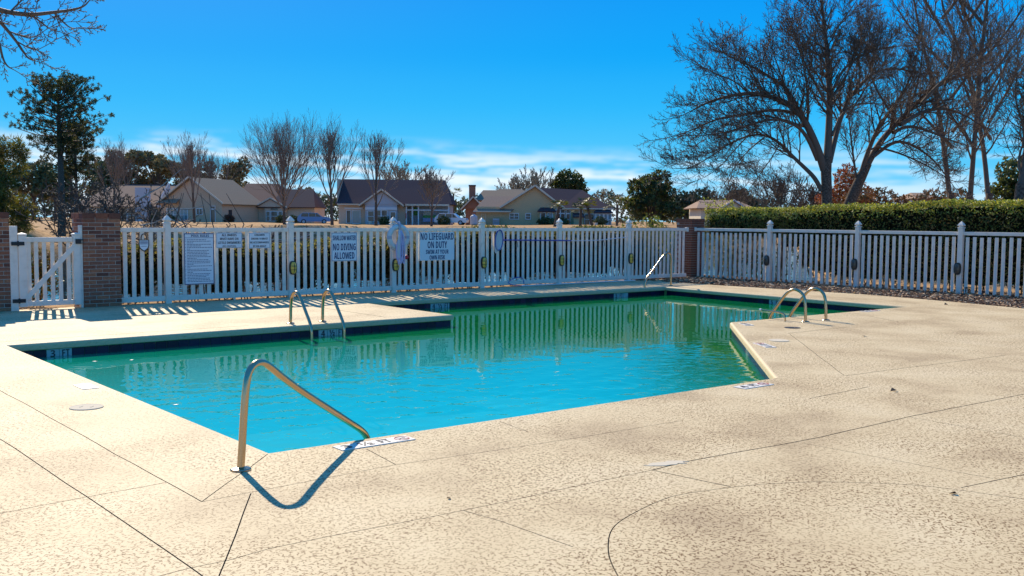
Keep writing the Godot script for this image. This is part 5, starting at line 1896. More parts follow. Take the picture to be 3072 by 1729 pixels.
func far_trees() -> void:
	# tall pine on the left, umbrella crown of needle clumps on level limbs
	for which in 2:
		var h: float = [11.3, 8.6][which]
		var at: Vector3 = [Vector3(-36.2, 0.5, -80), Vector3(-37.6, 0.5, -86)][which]
		var root := thing("pine_tree", ["tall dark pine with an umbrella crown at the left", "smaller thin pine just right of the tall dark pine"][which], "tree", at)
		var r := RandomNumberGenerator.new()
		r.seed = 101 + which
		var tr := MB.new()
		tr.tube(PackedVector3Array([Vector3(0, -0.5, 0), Vector3(0.05, h * 0.3, 0), Vector3(0.0, h * 0.7, 0), Vector3(-0.05, h * 0.97, 0)]), PackedFloat32Array([0.32, 0.25, 0.19, 0.05]) if which == 0 else PackedFloat32Array([0.16, 0.13, 0.10, 0.03]), 9)
		part(root, "trunk", tr, M.bark)
		var br := MB.new()
		var places := []
		var cols := []
		var n: int = [64, 30][which]
		for k in n:
			var t := pow((k + 0.5) / n, 0.75)
			var up: float = lerpf([0.50, 0.46][which], 0.95, t)
			var y := h * up
			var dome := sqrt(maxf(0.04, 1.0 - pow((up - 0.73) / 0.25, 2.0)))
			var reach: float = [3.7, 1.9][which] * dome * r.randf_range(0.7, 1.05)
			if up < 0.64: reach *= r.randf_range(0.45, 1.0)
			var a := k * 2.4 + r.randf_range(-0.3, 0.3)
			var d := Vector3(cos(a), lerpf(0.0, 0.9, t * t), sin(a)).normalized()
			var p0 := Vector3(0, y - 0.15, 0)
			var p1 := p0 + d * reach * 0.5 + Vector3(0, -0.1, 0)
			var p2 := p0 + d * reach + Vector3(0, 0.25, 0)
			br.tube(PackedVector3Array([p0, p1, p2]), PackedFloat32Array([0.06, 0.045, 0.02]), 4)
			for j in 4:
				var q := p0.lerp(p2, 0.52 + 0.15 * j)
				var e := q + Vector3(r.randf_range(-0.6, 0.6), r.randf_range(0.1, 0.5), r.randf_range(-0.6, 0.6))
				br.tube(PackedVector3Array([q, e]), PackedFloat32Array([0.025, 0.015]), 3)
				for c in 7:
					var s := e + rand_dir(r) * Vector3(0.40, 0.17, 0.40)
					places.append(Transform3D(Basis.from_euler(Vector3(r.randf() * TAU, r.randf() * TAU, 0)) * Basis.from_scale(Vector3.ONE * r.randf_range(0.7, 1.25)), s))
					cols.append(pick([Color(0.040, 0.060, 0.025), Color(0.06, 0.075, 0.03), Color(0.09, 0.09, 0.035), Color(0.12, 0.10, 0.04)], r))
		part(root, "branches", br, M.twig)
		many(root, "needles", tuft_mesh(18, 0.23, 0.05, 6), M.needle, places, cols)
	# bare trees on the far lawns
	var vase := {"kids": [8, 7, 4], "rmin": 0.008, "wob": 0.11, "up": 0.45, "bare": [0.15, 0.1], "angle": 0.45, "ratio": 0.62, "fork": 0.13, "leader": 0.45, "limbs": 18, "spread": 0.80, "r": 0.0165, "material": M.twig_far}
	bare_tree("wide vase-shaped bare tree on the far lawn in front of the red-brown roofed house", Vector3(-27.0, 0.75, -118), 11.1, 111, vase)
	var up := {"kids": [8, 7, 4], "rmin": 0.008, "wob": 0.13, "up": 0.6, "bare": [0.2, 0.1], "angle": 0.5, "ratio": 0.55, "fork": 0.22, "leader": 0.75, "limbs": 13, "spread": 0.62, "r": 0.0165, "material": M.twig_far}
	bare_tree("tall bare tree left of the dark-roofed house, dark trunk on the lawn", Vector3(-21.0, 0.75, -116), 10.6, 112, up)
	var thin := {"kids": [7, 6, 4], "rmin": 0.009, "wob": 0.13, "up": 0.6, "bare": [0.2, 0.1], "angle": 0.45, "ratio": 0.55, "fork": 0.2, "leader": 0.8, "limbs": 11, "spread": 0.5, "r": 0.0165, "material": M.twig_far}
	bare_tree("narrow bare tree in front of the small gable of the dark-roofed house", Vector3(-15.9, 0.7, -116), 10.1, 113, thin)
	var small := {"kids": [6, 6, 3], "rmin": 0.016, "wob": 0.13, "up": 0.6, "bare": [0.15, 0.1], "angle": 0.5, "ratio": 0.55, "fork": 0.25, "leader": 0.6, "limbs": 10, "spread": 0.65, "r": 0.020, "material": M.twig_far}
	bare_tree("small bare tree in front of the right end of the dark-roofed house", Vector3(-9.6, 0.75, -118), 6.2, 114, small)
	bare_tree("pale thin bare tree in front of the tan gabled house", Vector3(-39.9, 0.75, -125), 9.9, 115, thin)
	bare_tree("thin bare tree beside the pines in front of the leftmost house", Vector3(-48.1, 0.8, -120), 8.9, 116, thin)
	# trees behind the houses
	var gold := [Color(0.34, 0.25, 0.10), Color(0.22, 0.17, 0.07), Color(0.14, 0.12, 0.05), Color(0.42, 0.32, 0.15)]
	var olive := [Color(0.20, 0.17, 0.08), Color(0.27, 0.20, 0.10), Color(0.13, 0.13, 0.055)]
	var green := [Color(0.06, 0.085, 0.03), Color(0.09, 0.11, 0.04), Color(0.15, 0.15, 0.055)]
	var um := []
	for k in 9: um.append([Vector3(3.3 * cos(k * 0.7 + 0.2), 9.6 + 2.4 * sin(clampf(k * 0.39, 0, PI)), 2.0 * sin(k * 1.9)), Vector3(1.7, 1.2, 1.6)])
	leafy_tree("umbrella_tree", "rounded umbrella-crowned tree with golden leaves far behind the leftmost house", "tree", Vector3(-67.5, 0.8, -190), um, 7.5, 0.3, 1100, 2.0, gold, 121, M.leaf_dry, 0.5)
	leafy_tree("leafy_tree", "thin golden-leaved tree far behind the tan gabled house, right of the bare ones", "tree", Vector3(-52.8, 0.8, -190), [[Vector3(-0.8, 9, 0), Vector3(2.2, 2.6, 2)], [Vector3(1.4, 10.3, 0), Vector3(1.6, 2.0, 1.6)], [Vector3(0.3, 7, 0), Vector3(2.6, 2.0, 2)]], 5.0, 0.25, 420, 2.0, gold, 122, M.leaf_dry, 0.2)
	bare_tree("tall bare tree far behind the tan gabled house, left one of the pair", Vector3(-60.5, 0.8, -185), 12.6, 123, up)
	bare_tree("bare tree far behind the tan gabled house, right one of the pair", Vector3(-56.0, 0.8, -186), 12.0, 124, up)
	bare_tree("slender bare tree far behind the leftmost house, left of the umbrella tree", Vector3(-72.5, 0.8, -188), 12.5, 125, thin)
	var row := [[-94, -196, 12.0], [-88, -192, 11.0], [-82, -200, 13.4], [-76.5, -192, 11.4], [-71, -196, 10.4], [-63, -198, 11.4], [-101, -190, 13.0], [-108, -192, 12.0]]
	var names := ["dull olive tree", "brownish tree", "dark round tree", "ragged olive tree", "low brown-green tree", "dusty green tree", "tall olive tree", "broad dull green tree"]
	for k in row.size():
		var q: Array = row[k]
		var hh: float = q[2]
		var lb := []
		for j in 6: lb.append([Vector3(2.3 * cos(j * 2.4), hh * (0.5 + 0.075 * j), 1.6 * sin(j * 2.4)), Vector3(2.3, hh * 0.19, 2.0)])
		leafy_tree("leafy_tree", names[k] + " in the tree line behind the left houses, " + ["third from left", "fourth from left", "fifth from left", "behind the chimney", "right of the chimney", "behind the tan gable", "second from left", "first from left"][k], "tree", Vector3(q[0], 0.8, q[1]), lb, hh * 0.4, 0.28, 700, 2.0, olive if k % 2 == 0 else green, 130 + k, M.leaf_dry, 0.3, "tree line far behind the left houses")
	var bush := {"kids": [7, 6, 3], "rmin": 0.035, "wob": 0.12, "up": 0.4, "bare": [0.3, 0.2], "angle": 0.45, "ratio": 0.5, "fork": 0.2, "leader": 0.5, "limbs": 14, "spread": 0.85, "r": 0.02, "material": M.twig_pale}
	bare_tree("tan bare round tree peeping over the ridge of the dark-roofed house", Vector3(-20.7, 0.8, -182), 10.4, 141, bush)
	bare_tree("pale yellowish bare tree behind the ridge of the olive house", Vector3(4.0, 0.8, -186), 9.6, 142, bush)
	bare_tree("pale bare thicket behind the olive house, left of the pale yellowish tree", Vector3(0.6, 0.8, -184), 7.9, 143, bush)
	leafy_tree("leafy_tree", "dark green round tree behind the ridge of the olive house", "tree", Vector3(10.4, 0.8, -186), [[Vector3(0, 7.9, 0), Vector3(2.6, 2.2, 2.3)], [Vector3(-1.7, 7.0, 0), Vector3(2.0, 1.7, 1.8)], [Vector3(1.7, 6.6, 0), Vector3(1.9, 1.9, 1.8)], [Vector3(0, 5, 0), Vector3(2.6, 2, 2)]], 5, 0.3, 1000, 1.7, green, 144, M.leaf, 0.4)
	# magnolia on the right of the olive house
	var mg := []
	for k in 17: mg.append([Vector3(2.5 * cos(k * 2.4) * (1.0 - 0.035 * k), 1.7 + 0.225 * k + 0.25 * sin(k * 1.7), 2.0 * sin(k * 2.4)), Vector3(1.1, 0.62, 1.0)])
	leafy_tree("magnolia_tree", "broad dark evergreen with a forked trunk right of the olive house", "tree", Vector3(14.9, 0.85, -107.5), mg, 1.5, 0.22, 2300, 0.85, [Color(0.045, 0.07, 0.03), Color(0.08, 0.11, 0.04), Color(0.17, 0.18, 0.07), Color(0.12, 0.09, 0.04)], 145, M.leaf, 0.35)
	palm("small palm leaning over the far lawn in front of the olive house", Vector3(4.7, 0.85, -112), 2.3, 1.15, 0.55, 151)
	palm("short palm with a full crown, left one of the two by the olive house's porch", Vector3(7.6, 0.85, -112), 2.0, 1.25, 0.1, 152)
	palm("taller palm of the two in front of the olive house's porch", Vector3(9.0, 0.85, -112), 2.6, 1.2, -0.7, 153)
	palm("palm between the dark-roofed house and the brick chimney", Vector3(-9.8, 0.8, -165), 5.0, 1.6, 0.0, 154)
	palm("palm just right of the olive house, half hidden by the magnolia", Vector3(13.1, 0.85, -125), 2.7, 1.9, 0.0, 155)
	# growth beyond the right hedge
	var mix := [Color(0.07, 0.09, 0.04), Color(0.10, 0.11, 0.05), Color(0.05, 0.06, 0.03)]
	for k in 4:
		var q: Array = [[24.2, -140, 5.0], [27.6, -146, 5.6], [31.5, -138, 5.2], [21.0, -150, 4.6]][k]
		var hh: float = q[2]
		leafy_tree("leafy_tree", ["grey-green bushy tree right of the magnolia", "dull green tree behind the far right roof", "dull dark tree left of the spreading tree's trunk", "low dark tree close behind the magnolia"][k], "tree", Vector3(q[0], 0.8, q[1]), [[Vector3(0, hh * 0.72, 0), Vector3(2.1, hh * 0.26, 1.8)], [Vector3(-1.5, hh * 0.5, 0), Vector3(1.8, hh * 0.3, 1.6)], [Vector3(1.6, hh * 0.48, 0), Vector3(1.8, hh * 0.28, 1.6)]], hh * 0.4, 0.2, 620, 1.5, mix if k != 3 else green, 160 + k, M.leaf_dry, 0.3)
	var dome := {"kids": [7, 6, 3], "rmin": 0.02, "wob": 0.13, "up": 0.45, "bare": [0.2, 0.1], "angle": 0.5, "ratio": 0.55, "fork": 0.15, "leader": 0.45, "limbs": 13, "spread": 0.95, "r": 0.02, "material": M.twig}
	bare_tree("bare purplish brown tree behind the far right roof", Vector3(29.0, 0.8, -132), 5.6, 171, dome)
	bare_tree("bare bushy tree left of the spreading tree's trunk, above the hedge", Vector3(26.8, 0.5, -100), 5.4, 172, dome)
	bare_tree("bare dense bush between the far right roof and the spreading tree", Vector3(31.4, 0.5, -104), 4.4, 173, dome)
	var fire := [Color(0.55, 0.16, 0.03), Color(0.42, 0.10, 0.03), Color(0.60, 0.26, 0.06), Color(0.34, 0.10, 0.04)]
	leafy_tree("autumn_tree", "orange-leaved autumn tree between the two big bare trunks", "tree", Vector3(23.4, 0.1, -70), [[Vector3(0.0, 4.2, 0), Vector3(0.95, 1.4, 0.8)], [Vector3(-1.1, 3.0, 0), Vector3(1.0, 1.0, 0.8)], [Vector3(0.9, 3.2, 0), Vector3(1.1, 1.1, 0.8)], [Vector3(0.3, 2.2, 0), Vector3(1.8, 0.9, 1.0)]], 2.0, 0.1, 1700, 0.55, fire, 174, M.leaf_dry, 0.1)
	var rust := [Color(0.34, 0.14, 0.05), Color(0.25, 0.12, 0.05), Color(0.16, 0.11, 0.04), Color(0.40, 0.20, 0.08)]
	for k in 5:
		var xx := 20.6 + k * 1.35
		leafy_tree("russet_shrub", ["russet shrub above the hedge right at the leaning trunk", "second russet shrub right of the leaning trunk", "middle russet shrub above the hedge", "fourth russet shrub right of the leaning trunk", "russet shrub above the hedge next to the straight bare trunks"][k], "shrub", Vector3(xx, 0.0, -60 + k * 0.4), [[Vector3(0, 2.6 + 0.3 * sin(k * 2.2), 0), Vector3(1.1, 0.9, 0.8)], [Vector3(0.5, 1.3, 0), Vector3(1.0, 0.9, 0.8)]], 1.0, 0.05, 420, 0.5, rust, 180 + k, M.leaf_dry, 0.1, "russet shrubs behind the right hedge")
	leafy_tree("leafy_tree", "dark evergreen at the right edge behind the tall bare trees", "tree", Vector3(30.2, 0.0, -60), [[Vector3(0, 4.4, 0), Vector3(1.2, 1.3, 1.1)], [Vector3(-0.5, 3.1, 0), Vector3(1.4, 1.2, 1.2)], [Vector3(0.9, 2.9, 0), Vector3(1.5, 1.5, 1.2)]], 2.0, 0.15, 900, 0.8, green, 190, M.leaf, 0.3)
	# the wood that closes the view behind everything, one mass at this distance
	var wr := RandomNumberGenerator.new()
	wr.seed = 401
	var wn := FastNoiseLite.new()
	wn.seed = 4
	wn.frequency = 0.06
	var wp := []
	var wc := []
	var wtones := [Color(0.20, 0.17, 0.10), Color(0.26, 0.19, 0.12), Color(0.11, 0.13, 0.06), Color(0.16, 0.16, 0.08), Color(0.30, 0.20, 0.12)]
	while wp.size() < 9000:
		var x := wr.randf_range(-150, 150)
		var top := 5.6 + 3.2 * wn.get_noise_2d(x, 0.0) + 1.6 * wn.get_noise_2d(x * 3.1, 40.0) + (1.5 if x < -45.0 else 0.0)
		var y := top * pow(wr.randf(), 0.7)
		var zz := -222.0 + wr.randf_range(-6, 6)
		wp.append(Transform3D(Basis.from_euler(Vector3(wr.randf() * TAU, wr.randf() * TAU, 0)) * Basis.from_scale(Vector3.ONE * wr.randf_range(1.3, 2.8)), Vector3(x, 0.8 + y, zz)))
		var ct: Color = wtones[int(clampf((wn.get_noise_2d(x * 1.4, 9.0) * 0.5 + 0.5) * 5.0 + wr.randf_range(-0.7, 0.7), 0, 4))]
		wc.append(ct)
	var wood := many(self, "woodland", tuft_mesh(9, 0.34, 0.15, 402, true), M.leaf_dry, wp, wc)
	tag(wood, "distant brown and olive wood closing the view behind the houses", "woodland")
	# low clipped shrubs along the house fronts
	var fr := [[-9.4, -136.5, 0.8], [4.4, -136.8, 0.85], [5.6, -136.6, 0.7], [6.9, -136.7, 0.75], [12.0, -136.5, 0.9], [-17.6, -136.4, 0.75], [-32.6, -141, 0.85], [-30.9, -141, 0.8], [-39.4, -138, 0.8], [-47.2, -137, 0.8], [-52.0, -146, 1.0]]
	var sl := ["shrub at the right end of the dark-roofed house", "shrub below the olive house's bay window", "shrub in the row left of the olive house's tall windows", "shrub under the olive house's tall windows", "round shrub at the right end of the olive house", "dark shrub by the door of the dark-roofed house", "round shrub under the arched window, left one", "round shrub under the arched window, right one", "rust brown round shrub beside the tan house's door", "low shrub under the tan house's left window", "dark round shrub in front of the leftmost house's windows"]
	for k in fr.size():
		var q: Array = fr[k]
		leafy_tree("house_shrub", sl[k], "shrub", Vector3(q[0], 0.8, q[1]), [[Vector3(0, q[2] * 0.7, 0), Vector3(q[2] * 1.1, q[2] * 0.75, 0.8)]], 0.4, 0.05, 160, 0.8, [Color(0.16, 0.07, 0.03), Color(0.12, 0.05, 0.03)] if k == 8 else green, 200 + k, M.leaf_dry, 0.4, "clipped shrubs along the house fronts")

# ------------------------------------------------------------------ houses on the far bank (drawn up in plan units, hk metres each)
var hk := 0.0559
var hx := 0.0
var hy := 0.0

func hv(x: float, y: float, z: float) -> Vector3:
	return Vector3((x - hx) * hk, (hy - y) * hk, z)

func wall_part(root: Node, x0: float, x1: float, y0: float, y1: float, z0: float, z1: float, m: Material, called := "wall") -> MeshInstance3D:
	var mb := MB.new()
	mb.span(hv(x0, y0, z0), hv(x1, y1, z1))
	return part(root, called, mb, m)

func gable_part(root: Node, pts: Array, z0: float, z1: float, m: Material, called := "gable") -> MeshInstance3D:
	var mb := MB.new()
	var p := PackedVector2Array()
	for q in pts: p.append(Vector2((q[0] - hx) * hk, (hy - q[1]) * hk))
	mb.prism(p, z0, z1)
	return part(root, called, mb, m)

func roof_part(root: Node, planes: Array, m: Material) -> MeshInstance3D:          # planes of [x, y, z] corners
	var mb := MB.new()
	for pl in planes:
		var p := PackedVector3Array()
		for q in pl: p.append(hv(q[0], q[1], q[2]))
		var nn := (p[1] - p[0]).cross(p[2] - p[0])
		if nn.y < 0: p.reverse()
		mb.slab(p, 0.16)
	return part(root, "roof", mb, m)

func trim_part(root: Node, a: Array, b: Array, w: float, m: Material, called := "trim") -> void:
	var p := hv(a[0], a[1], a[2])
	var q := hv(b[0], b[1], b[2])
	var d := (q - p).normalized()
	var mb := MB.new()
	var up := Vector3.BACK.cross(d).normalized() if absf(d.z) < 0.9 else Vector3.UP
	mb.boxt(Transform3D(Basis(d, up, d.cross(up)), (p + q) * 0.5), Vector3(p.distance_to(q), w, 0.08))
	part(root, called, mb, m)

func window_part(root: Node, x0: float, x1: float, y0: float, y1: float, z: float, cols: int, rows: int, pane: Material, called := "window", frame: Material = null) -> void:
	var f: Material = frame if frame else M.trim_white
	var a := hv(x0, y1, z)
	var b := hv(x1, y0, z)
	var t := 0.085
	var mb := MB.new()
	mb.span(Vector3(a.x - t, a.y - t, z), Vector3(a.x, b.y + t, z + 0.07))
	mb.span(Vector3(b.x, a.y - t, z), Vector3(b.x + t, b.y + t, z + 0.07))
	mb.span(Vector3(a.x, a.y - t, z), Vector3(b.x, a.y, z + 0.07))
	mb.span(Vector3(a.x, b.y, z), Vector3(b.x, b.y + t, z + 0.07))
	for i in range(1, cols):
		var x := lerpf(a.x, b.x, float(i) / cols)
		mb.span(Vector3(x - 0.035, a.y, z + 0.012), Vector3(x + 0.035, b.y, z + 0.055))
	for i in range(1, rows):
		var y := lerpf(a.y, b.y, float(i) / rows)
		mb.span(Vector3(a.x, y - 0.03, z + 0.014), Vector3(b.x, y + 0.03, z + 0.05))
	var o := part(root, called, mb, f)
	var g := MB.new()
	g.span(Vector3(a.x, a.y, z + 0.002), Vector3(b.x, b.y, z + 0.010))
	part(o, "pane", g, pane)

func post_part(root: Node, x: float, y0: float, y1: float, z: float, w: float, m: Material, called := "porch_post") -> void:
	var mb := MB.new()
	var a := hv(x, y0, z)
	var b := hv(x, y1, z)
	mb.box((a + b) * 0.5, Vector3(w, absf(b.y - a.y), w))
	part(root, called, mb, m)

func houses() -> void:
	# leftmost house, long brown roof
	hk = 150.0 / 2503.0
	hx = 200
	hy = 562
	var a := thing("house", "leftmost low house with a long brown roof and a grey sided chimney, behind the pines", "house", Vector3(-65.1, 0.5, -150))
	wall_part(a, 196, 432, 570, 514, 0, -17, M.stucco_beige)
	roof_part(a, [[[186, 518, 0.7], [436, 518, 0.7], [418, 459, -9.0], [226, 459, -9.0]], [[226, 459, -9.0], [418, 459, -9.0], [436, 518, -18.5], [186, 518, -18.5]], [[436, 518, 0.7], [436, 518, -18.5], [418, 459, -9.0]], [[186, 518, 0.7], [226, 459, -9.0], [186, 518, -18.5]]], M.shingle_faded)
	trim_part(a, [226, 458.4, -8.95], [418, 458.4, -8.95], 0.12, M.shingle_dark, "ridge_cap")
	wall_part(a, 345, 373, 560, 471, 0.9, -0.9, M.siding_grey, "chimney")
	gable_part(a, [[398, 520], [436, 520], [430, 460]], 0.5, 0.9, M.siding_grey)
	trim_part(a, [398, 518, 0.95], [430, 459, 0.95], 0.2, M.trim_white)
	for q in [[222, 236], [244, 262], [284, 296], [306, 318], [322, 340], [376, 392]]: window_part(a, q[0], q[1], 524, 556, 0.02, 1, 2, M.pane_dark)
	for x in [268, 300]: post_part(a, x, 560, 516, 0.5, 0.16, M.trim_white)
	# tan gabled house
	hk = 140.0 / 2503.0
	hx = 395
	hy = 562
	var b := thing("house", "tan house with a broad front gable and a white door, second house from the left", "house", Vector3(-49.6, 0.75, -140), -0.30)
	wall_part(b, 400, 576, 570, 510, 0, -10, M.stucco_tan)
	gable_part(b, [[400, 510], [576, 510], [488, 452]], -0.35, -0.05, M.stucco_tan)
	roof_part(b, [[[392, 514, 0.4], [488, 448, 0.4], [488, 448, -10.4], [392, 514, -10.4]], [[584, 514, 0.4], [584, 514, -10.4], [488, 448, -10.4], [488, 448, 0.4]]], M.shingle_tan)
	trim_part(b, [392, 513, 0.45], [488, 447, 0.45], 0.22, M.trim_cream)
	trim_part(b, [488, 447, 0.45], [584, 513, 0.45], 0.22, M.trim_cream)
	roof_part(b, [[[400, 512, 0.9], [455, 512, 0.9], [455, 500, -0.2], [400, 500, -0.2]]], M.shingle_tan)
	window_part(b, 418, 448, 526, 556, 0.02, 3, 2, M.pane_light)
	window_part(b, 458, 478, 527, 556, 0.02, 2, 2, M.pane_light)
	window_part(b, 505, 520, 526, 540, 0.02, 2, 1, M.pane_dark)
	window_part(b, 545, 557, 528, 562, 0.02, 1, 1, M.pane_dark, "door")
	window_part(b, 545, 557, 520, 525, 0.02, 1, 1, M.pane_dark)
	var side := MB.new()                                        # sunlit side window
	side.span(Vector3(hv(576, 0, 0).x, hv(0, 552, 0).y, -2.4), Vector3(hv(576, 0, 0).x + 0.05, hv(0, 528, 0).y, -1.6))
	part(b, "window", side, M.pane_dark)
	# red-brown roofed house
	hk = 145.0 / 2503.0
	hx = 560
	hy = 561
	var c := thing("house", "beige house with a plum brown double-ridged roof and an arched window, third from the left", "house", Vector3(-42.1, 0.75, -146))
	wall_part(c, 592, 786, 570, 518, 0, -8, M.stucco_beige)
	roof_part(c, [[[566, 520, 0.6], [700, 520, 0.6], [664, 456, -8.0], [580, 456, -8.0]], [[700, 520, 0.6], [700, 520, -16], [664, 456, -8.0]], [[580, 456, -8.0], [664, 456, -8.0], [700, 520, -16], [566, 520, -16]], [[566, 520, 0.6], [580, 456, -8.0], [566, 520, -16]]], M.shingle_plum)
	roof_part(c, [[[672, 519, 0.64], [790, 519, 0.64], [770, 472, -4.0], [692, 472, -4.0]], [[790, 519, 0.64], [790, 519, -8.6], [770, 472, -4.0]], [[692, 472, -4.0], [770, 472, -4.0], [790, 519, -8.6], [672, 519, -8.6]]], M.shingle_plum)
	gable_part(c, [[640, 519], [716, 519], [678, 499]], 0.5, 0.72, M.stucco_beige)
	roof_part(c, [[[634, 522, 0.9], [678, 497, 0.9], [678, 497, -1.6], [634, 522, -1.6]], [[722, 522, 0.9], [722, 522, -1.6], [678, 497, -1.6], [678, 497, 0.9]]], M.shingle_plum)
	trim_part(c, [634, 521, 0.95], [678, 496.5, 0.95], 0.18, M.trim_cream)
	trim_part(c, [678, 496.5, 0.95], [722, 521, 0.95], 0.18, M.trim_cream)
	trim_part(c, [592, 519.5, 0.7], [636, 519.5, 0.7], 0.16, M.trim_cream)
	wall_part(c, 662, 716, 570, 519, 0.02, 0.48, M.stucco_beige)
	window_part(c, 606, 637, 529, 553, 0.02, 3, 2, M.pane_dark)
	window_part(c, 667, 675, 531, 554, 0.5, 1, 2, M.pane_dark)
	window_part(c, 679, 694, 531, 554, 0.5, 1, 2, M.pane_dark)
	window_part(c, 698, 706, 531, 554, 0.5, 1, 2, M.pane_dark)
	var arch := MB.new()
	var ap := PackedVector2Array()
	for i in 13: ap.append(Vector2(cos(PI * i / 12) * 0.55, sin(PI * i / 12) * 0.42) + Vector2(hv(686.5, 527, 0).x, hv(0, 527, 0).y))
	arch.prism(ap, 0.49, 0.53)
	part(c, "window", arch, M.pane_dark)
	window_part(c, 768, 778, 530, 561, 0.02, 1, 1, M.stucco_beige, "door", M.trim_cream)
	var meter := wall_part(c, 746, 757, 557, 543, 0.0, 0.4, M.siding_grey, "meter_box")
	meter.set_meta("label", "grey utility box on the wall")
	# dark-roofed house in the middle
	hk = 140.0 / 2503.0
	hx = 848
	hy = 565
	var d := thing("house", "house with the largest dark roof, a small front gable and white porch", "house", Vector3(-24.6, 0.7, -140))
	wall_part(d, 851, 1020, 575, 511, 0, -10, M.stucco_beige)
	wall_part(d, 1020, 1128, 575, 511, -2.2, -10, M.siding_grey)
	roof_part(d, [[[846, 512, 0.8], [1137, 512, 0.8], [1112, 448.5, -5.0], [849, 447.5, -5.0]], [[1137, 512, 0.8], [1137, 512, -10.8], [1112, 448.5, -5.0]], [[849, 447.5, -5.0], [1112, 448.5, -5.0], [1137, 512, -10.8], [846, 512, -10.8]]], M.shingle_dark)
	gable_part(d, [[848, 511], [849, 450], [849.5, 511]], -10.4, 0.4, M.stucco_beige)
	trim_part(d, [1020, 514, 0.75], [1130, 514, 0.75], 0.26, M.trim_cream, "fascia")
	trim_part(d, [850, 514, 0.75], [905, 514, 0.75], 0.18, M.trim_cream, "fascia")
	wall_part(d, 921, 1000, 575, 514, 0.0, 1.0, M.siding_grey, "entrance_bay")
	gable_part(d, [[914, 514], [1006, 514], [962, 482]], 0.9, 1.1, M.siding_grey)
	roof_part(d, [[[906, 518, 1.5], [962, 477, 1.5], [962, 477, -2.4], [906, 518, -2.4]], [[1018, 518, 1.5], [1018, 518, -2.4], [962, 477, -2.4], [962, 477, 1.5]]], M.shingle_brown)
	trim_part(d, [906, 517, 1.55], [962, 476.5, 1.55], 0.2, M.trim_cream)
	trim_part(d, [962, 476.5, 1.55], [1018, 517, 1.55], 0.2, M.trim_cream)
	trim_part(d, [921, 524, 1.12], [1000, 524, 1.12], 0.35, M.trim_white, "fascia")
	window_part(d, 947, 959, 529, 556, 1.02, 1, 2, M.pane_dark)
	window_part(d, 962, 975, 529, 556, 1.02, 1, 2, M.pane_dark)
	window_part(d, 928, 942, 531, 556, 1.02, 1, 2, M.pane_dark)
	window_part(d, 984, 996, 533, 565, 1.02, 1, 1, M.pane_dark, "door")
	window_part(d, 872, 881, 530, 560, 0.02, 1, 1, M.pane_dark)
	window_part(d, 886, 905, 530, 561, 0.02, 1, 1, M.pane_light, "door")
	trim_part(d, [866, 524, 0.1], [912, 524, 0.1], 0.25, M.trim_white, "fascia")
	for x in [1022, 1037, 1052, 1128]: post_part(d, x, 570, 516, 0.3, 0.17, M.trim_white)
	trim_part(d, [1022, 527, 0.35], [1128, 527, 0.35], 0.14, M.trim_white, "porch_beam")
	wall_part(d, 1036, 1048, 540, 520, -1.9, -2.1, M.green_awning, "awning")
	wall_part(d, 1062, 1104, 546, 540, -0.5, -0.9, M.green_awning, "awning")
	wall_part(d, 1062, 1104, 556, 547, -0.5, -0.9, M.car_blue, "tarpaulin")
	window_part(d, 1027, 1034, 529, 560, -2.18, 1, 2, M.pane_dark)
	window_part(d, 1112, 1122, 531, 562, -2.18, 1, 1, M.pane_light, "door")
	window_part(d, 1062, 1082, 529, 556, -2.18, 2, 2, M.pane_light)
	# flag by the porch
	var fl := MB.new()
	fl.span(hv(1020.5, 548, 0.55), hv(1022.5, 535, 0.60))
	part(d, "flag", fl, M.flag_red)
	# olive house
	hx = 1190
	hy = 565
	var e := thing("house", "olive-tan house with a broad left gable and a dark hipped roof", "house", Vector3(-5.5, 0.8, -140))
	wall_part(e, 1197, 1405, 575, 519, 0, -9, M.stucco_olive)
	wall_part(e, 1405, 1536, 575, 519, 0, -9, M.stucco_olive)
	gable_part(e, [[1262, 519], [1411, 519], [1344, 470]], -0.3, 0.0, M.stucco_olive)
	roof_part(e, [[[1190, 530, 0.7], [1284, 530, 0.7], [1332, 491, -4.0], [1219, 491, -4.0]], [[1190, 530, 0.7], [1219, 491, -4.0], [1190, 530, -9.0]]], M.shingle_brown)
	roof_part(e, [[[1256, 522, 0.5], [1344, 466, 0.5], [1344, 466, -9.6], [1256, 522, -9.6]], [[1418, 522, 0.5], [1418, 522, -4.0], [1344, 466, -4.0], [1344, 466, 0.5]]], M.shingle_brown)
	roof_part(e, [[[1408, 521, 0.62], [1540, 521, 0.62], [1468, 473, -4.5], [1346, 467, -4.5]], [[1540, 521, 0.62], [1540, 521, -9.6], [1468, 473, -4.5]], [[1346, 467, -4.5], [1468, 473, -4.5], [1540, 521, -9.6], [1346, 521, -9.6]]], M.shingle_dark)
	trim_part(e, [1256, 521, 0.55], [1344, 465, 0.55], 0.24, M.trim_cream)
	trim_part(e, [1344, 465, 0.55], [1418, 521, 0.55], 0.24, M.trim_cream)
	trim_part(e, [1412, 522.5, 0.7], [1540, 522.5, 0.7], 0.16, M.trim_cream, "fascia")
	trim_part(e, [1190, 531, 0.75], [1284, 531, 0.75], 0.16, M.trim_cream, "fascia")
	window_part(e, 1282, 1303, 536, 549, 0.02, 2, 2, M.pane_dark)
	window_part(e, 1322, 1333, 536, 549, 0.02, 1, 2, M.pane_dark)
	window_part(e, 1211, 1220, 538, 565, 0.02, 1, 1, M.stucco_olive, "door", M.trim_cream)
	wall_part(e, 1355, 1392, 575, 527, 0.0, 1.1, M.stucco_olive, "bay")
	roof_part(e, [[[1350, 529, 1.5], [1397, 529, 1.5], [1388, 520, 0.1], [1359, 520, 0.1]]], M.shingle_dark)
	window_part(e, 1359, 1370, 534, 562, 1.12, 1, 1, M.pane_dark, "door")
